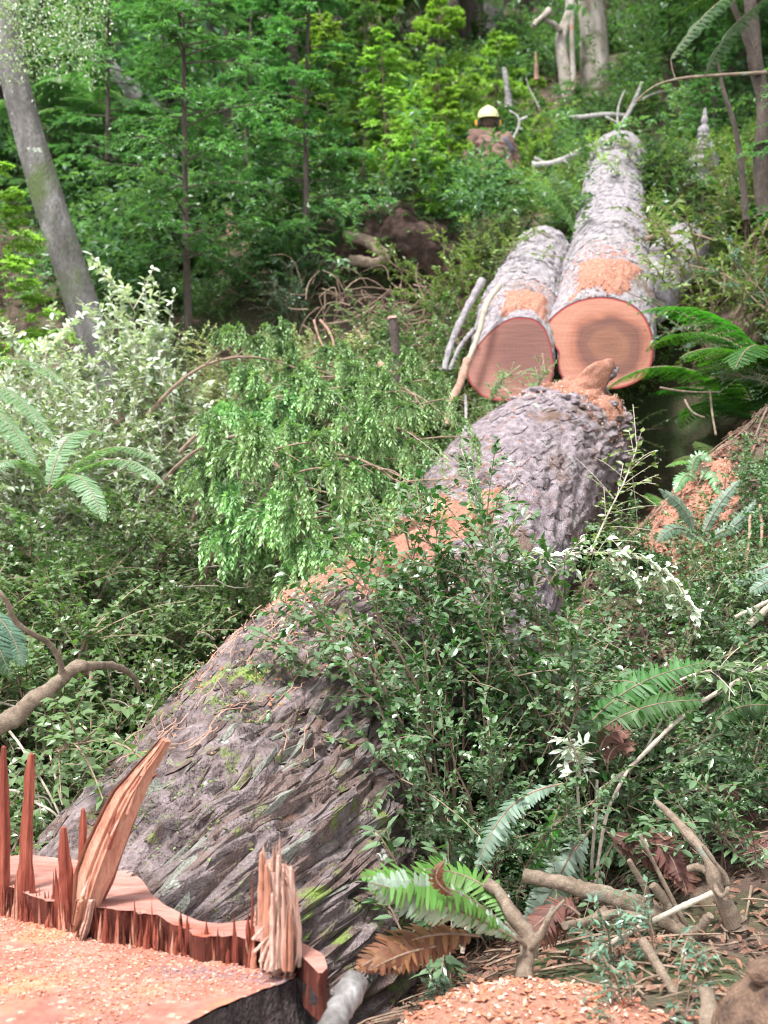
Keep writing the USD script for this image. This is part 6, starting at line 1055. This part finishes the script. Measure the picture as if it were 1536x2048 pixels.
for cls, px, d, sc, lab in (('tree_fern', 110, 14.6, 1.0, 'pale tree fern behind the leaning grey trunk'), ('tree_fern', 255, 14.4, .9, 'pale tree fern below the broken pale snag'), ('tree_fern', 190, 16.5, 1.2, 'pale tree fern highest at the upper left'), ('tree_fern', 330, 14.0, .8, 'pale tree fern just left of the straight dark stem'), ('low_tree_fern', 1565, 7.9, 1.0, 'green feathery tree fern right of the sawn logs, by the dark hollow'), ('low_tree_fern', 1520, 8.9, 1.0, 'smaller green tree fern behind the feathery one at the right edge'), ('tree_fern', 940, 24, 1.6, 'dim tree fern in the dark gap at the top')):
    plant(cls, 'tree_fern', lab, 'fern', px, d, scale=sc, tilt=5)
for px, d, top, cls, lab in ((1600, 7.3, 640, 'bluish_bush', 'bluish leaved shrub at the right edge in front of the green tree fern'), (1610, 8.9, 480, 'bluish_bush', 'bluish leaved shrub at the right edge above the green tree fern'), (1440, 10.2, 380, 'olive_bush', 'olive bush left of the bluish shrub at the right edge'), (1500, 11.5, 300, 'olive_bush', 'olive bush beneath the dark crooked trunk'), (1300, 13.2, 330, 'olive_bush', 'olive bush against the right side of the larger sawn log top'), (1450, 13.8, 260, 'bright_bush', 'bright bush in the sun beside the white pointed snag'), (1350, 11.6, 450, 'scrub_bush', 'scrub bush over the side limb of the larger sawn log'), (940, 12.0, 440, 'bright_bush', 'bright bush on the bare bank below the left arm of the worker'), (1000, 11.7, 480, 'scrub_bush', 'scrub bush on the bare bank left of the smaller sawn log top'), (1085, 12.1, 425, 'olive_bush', 'olive bush over the far end of the smaller sawn log'), (1215, 12.7, 285, 'bright_bush', 'bright leafy bush hanging over the cut top of the larger sawn log'), (1285, 12.6, 265, 'olive_bush', 'olive bush right of the top end of the larger sawn log'), (1240, 13.1, 270, 'olive_bush', 'olive bush growing over the top end of the larger sawn log'), (1180, 14.8, 300, 'olive_bush', 'olive bush further back behind the top end of the larger sawn log'), (1100, 15.6, 300, 'olive_bush', 'olive bush behind the pale bare branch'), (1120, 13, 400, 'scrub_bush', 'scrub bush behind the broad strap leaves'), (1070, 17, 220, 'bright_bush', 'bright bush right of the hard hat'), (890, 14.7, 350, 'bright_bush', 'bright bush hiding the left arm of the worker'), (955, 14.8, 322, 'bright_bush', 'bright bush hiding the legs of the worker'), (1010, 14.6, 328, 'bright_bush', 'bright bush at the right hip of the worker'), (985, 12.25, 415, 'glossy_bush', 'scrub bush on the brow of the slope straight below the worker'), (1045, 12.1, 430, 'scrub_bush', 'scrub bush on the brow of the slope below the right elbow of the worker'), (1040, 14.2, 390, 'olive_bush', 'dark olive bush at the right elbow of the worker')):
    plant(cls, 'bush', lab, 'shrub', px, d, top=top)
far = [('forest_tree_low', 300, 19), ('forest_tree_low', 480, 22), ('forest_tree', 120, 21), ('green_tree', 420, 18), ('green_tree', 640, 23), ('forest_tree_low', 1560, 18), ('green_tree', 1680, 16.5), ('forest_tree', 1500, 19), ('forest_tree_low', 1600, 15), ('green_tree', 1420, 23), ('forest_tree', 1120, 27), ('forest_tree', 960, 29), ('forest_tree', 780, 25), ('forest_tree', 0, 18), ('forest_tree_low', -150, 16), ('green_tree', 80, 17), ('green_tree', 1560, 22), ('forest_tree', 700, 30), ('forest_tree', 1050, 35), ('forest_tree', 1250, 31), ('forest_tree', 850, 36), ('forest_tree', 500, 28), ('forest_tree', 250, 29), ('forest_tree', 1450, 28), ('forest_tree', 1750, 24), ('forest_tree', -250, 24), ('forest_tree', 1150, 40), ('forest_tree', 950, 42), ('forest_tree', 600, 38), ('forest_tree', 1400, 38)]
for i, (cls, px, d) in enumerate(far):
    lab, gp = dict(forest_tree=('tall dark forest tree with a high crown at the top of the slope', 'tall dark forest trees'), forest_tree_low=('spreading dark forest tree branched low down, up the slope', 'spreading dark forest trees'), green_tree=('fine leaved green forest tree up the slope', 'fine leaved green forest trees'))[cls]
    plant(cls, 'forest_tree', lab, 'tree', px, d, scale=prng.uniform(.85, 1.2), group=gp, tilt=2)
# uncountable undergrowth
def undergrowth(name, label, leafm, spots, seed, **kw):
    s, l = shrub(seed, **kw)
    pi = UsdGeom.PointInstancer.Define(stage, numbered('/World', name)); pth_ = str(pi.GetPath()) + '/clump'
    g = usdkit.mesh(stage, pth_, l[:2], MAT[leafm]); UsdGeom.PrimvarsAPI(g).CreatePrimvar('rnd', Sdf.ValueTypeNames.FloatArray, 'vertex').Set(Vt.FloatArray.FromNumpy(np.asarray(l[2], np.float32)))
    pi.CreatePrototypesRel().SetTargets([g.GetPath()]); n = len(spots); r = np.random.default_rng(seed); z = gz(spots[:, 0], spots[:, 1]) - .03
    pi.CreatePositionsAttr(Vt.Vec3fArray.FromNumpy(np.column_stack([spots[:, :2], z]).astype(np.float32))); pi.CreateProtoIndicesAttr(Vt.IntArray.FromNumpy(np.zeros(n, np.int32)))
    a = r.uniform(0, 2 * PI, n); pi.CreateOrientationsAttr(Vt.QuathArray([Gf.Quath(math.cos(x / 2), 0, 0, math.sin(x / 2)) for x in a])); sc = spots[:, 2] * r.uniform(.7, 1.3, n); pi.CreateScalesAttr(Vt.Vec3fArray.FromNumpy(np.repeat(sc[:, None], 3, 1).astype(np.float32)))
    tag(pi.GetPrim(), label, 'undergrowth', None, 'stuff')
ur = np.random.default_rng(200)
def spots(n, f): 
    out = []
    while len(out) < n:
        x, y, s = f(ur)
        u_ = (y - 3.9) / 5.2; cx = X(np.interp(y, [3.7, 4.85, 6.4, 7.8, 9.0], [275, 500, 860, 1010, 1170]), y)
        if 3 < y < 9.3 and abs(x - cx) < .75: continue
        if (x - .05) ** 2 / .25 + (y - 11.2) ** 2 / .5 < 1: continue
        if 1.0 < x < 3.0 and 6.9 < y < 10.3 or .65 < x < 2.0 and 13.4 < y < 15.9: continue
        out.append((x, y, s))
    return np.array(out)
undergrowth('undergrowth', 'mixed green undergrowth covering the slope left of the fallen log', 'leaf_scrub', spots(230, lambda r: (r.uniform(-4.5, .6), r.uniform(4.6, 12), .8)), 301, H=.42, R=.34, nstem=8, ntwig=70, nleaf=14, twig=.18, leaf=.028, wid=.014, tmpl=T_LANCE)
undergrowth('undergrowth', 'dark undergrowth on the forest floor up the slope', 'leaf_forest', spots(640, lambda r: (r.uniform(-9, 11), r.uniform(11.5, 27), 1.5)), 302, H=.5, R=.42, nstem=8, ntwig=70, nleaf=12, twig=.22, leaf=.05, wid=.024, tmpl=T_LANCE)
undergrowth('undergrowth', 'green undergrowth on the right side of the slope behind the bank', 'leaf_olive', spots(150, lambda r: (r.uniform(1.7, 6), r.uniform(8.6, 15), 1.0)), 303, H=.42, R=.36, nstem=8, ntwig=70, nleaf=12, twig=.2, leaf=.036, wid=.015, tmpl=T_LANCE)
undergrowth('undergrowth', 'dark low undergrowth on the right bank and behind the litter', 'leaf_glossy', spots(120, lambda r: (r.uniform(.5, 3.5), r.uniform(4.5, 7.0), .7)), 304, H=.4, R=.34, nstem=8, ntwig=64, nleaf=12, twig=.18, leaf=.034, wid=.02, tmpl=T_LANCE)

tw3 = []
for k in range(240):
    x, y = ur.uniform(-2.2, -.1), ur.uniform(5.0, 9.2); z = gz1(x, y) + ur.uniform(.4, .8); a = ur.uniform(0, 2 * PI); l = ur.uniform(.1, .4); p = np.array([x, y, z]); d = np.array([math.cos(a), .5 * math.sin(a), ur.normal(0, .35)]) * l
    if abs(x - X(np.interp(y, [4.85, 6.4, 7.8, 9.0], [500, 860, 1010, 1170]), y)) > .7: tw3.append(smoothpath([p, p + d * .5 + ur.normal(0, .03, 3), p + d], 6))
obj('bare_twigs', tubes(np.array(tw3), np.linspace(.0045, .002, 6)[None] * ur.uniform(.5, 1.4, (len(tw3), 1)), 4, False), 'pale_twig', None, 'thin bare pale twigs poking through the scrub left of the fallen log', 'twigs', kind='stuff')
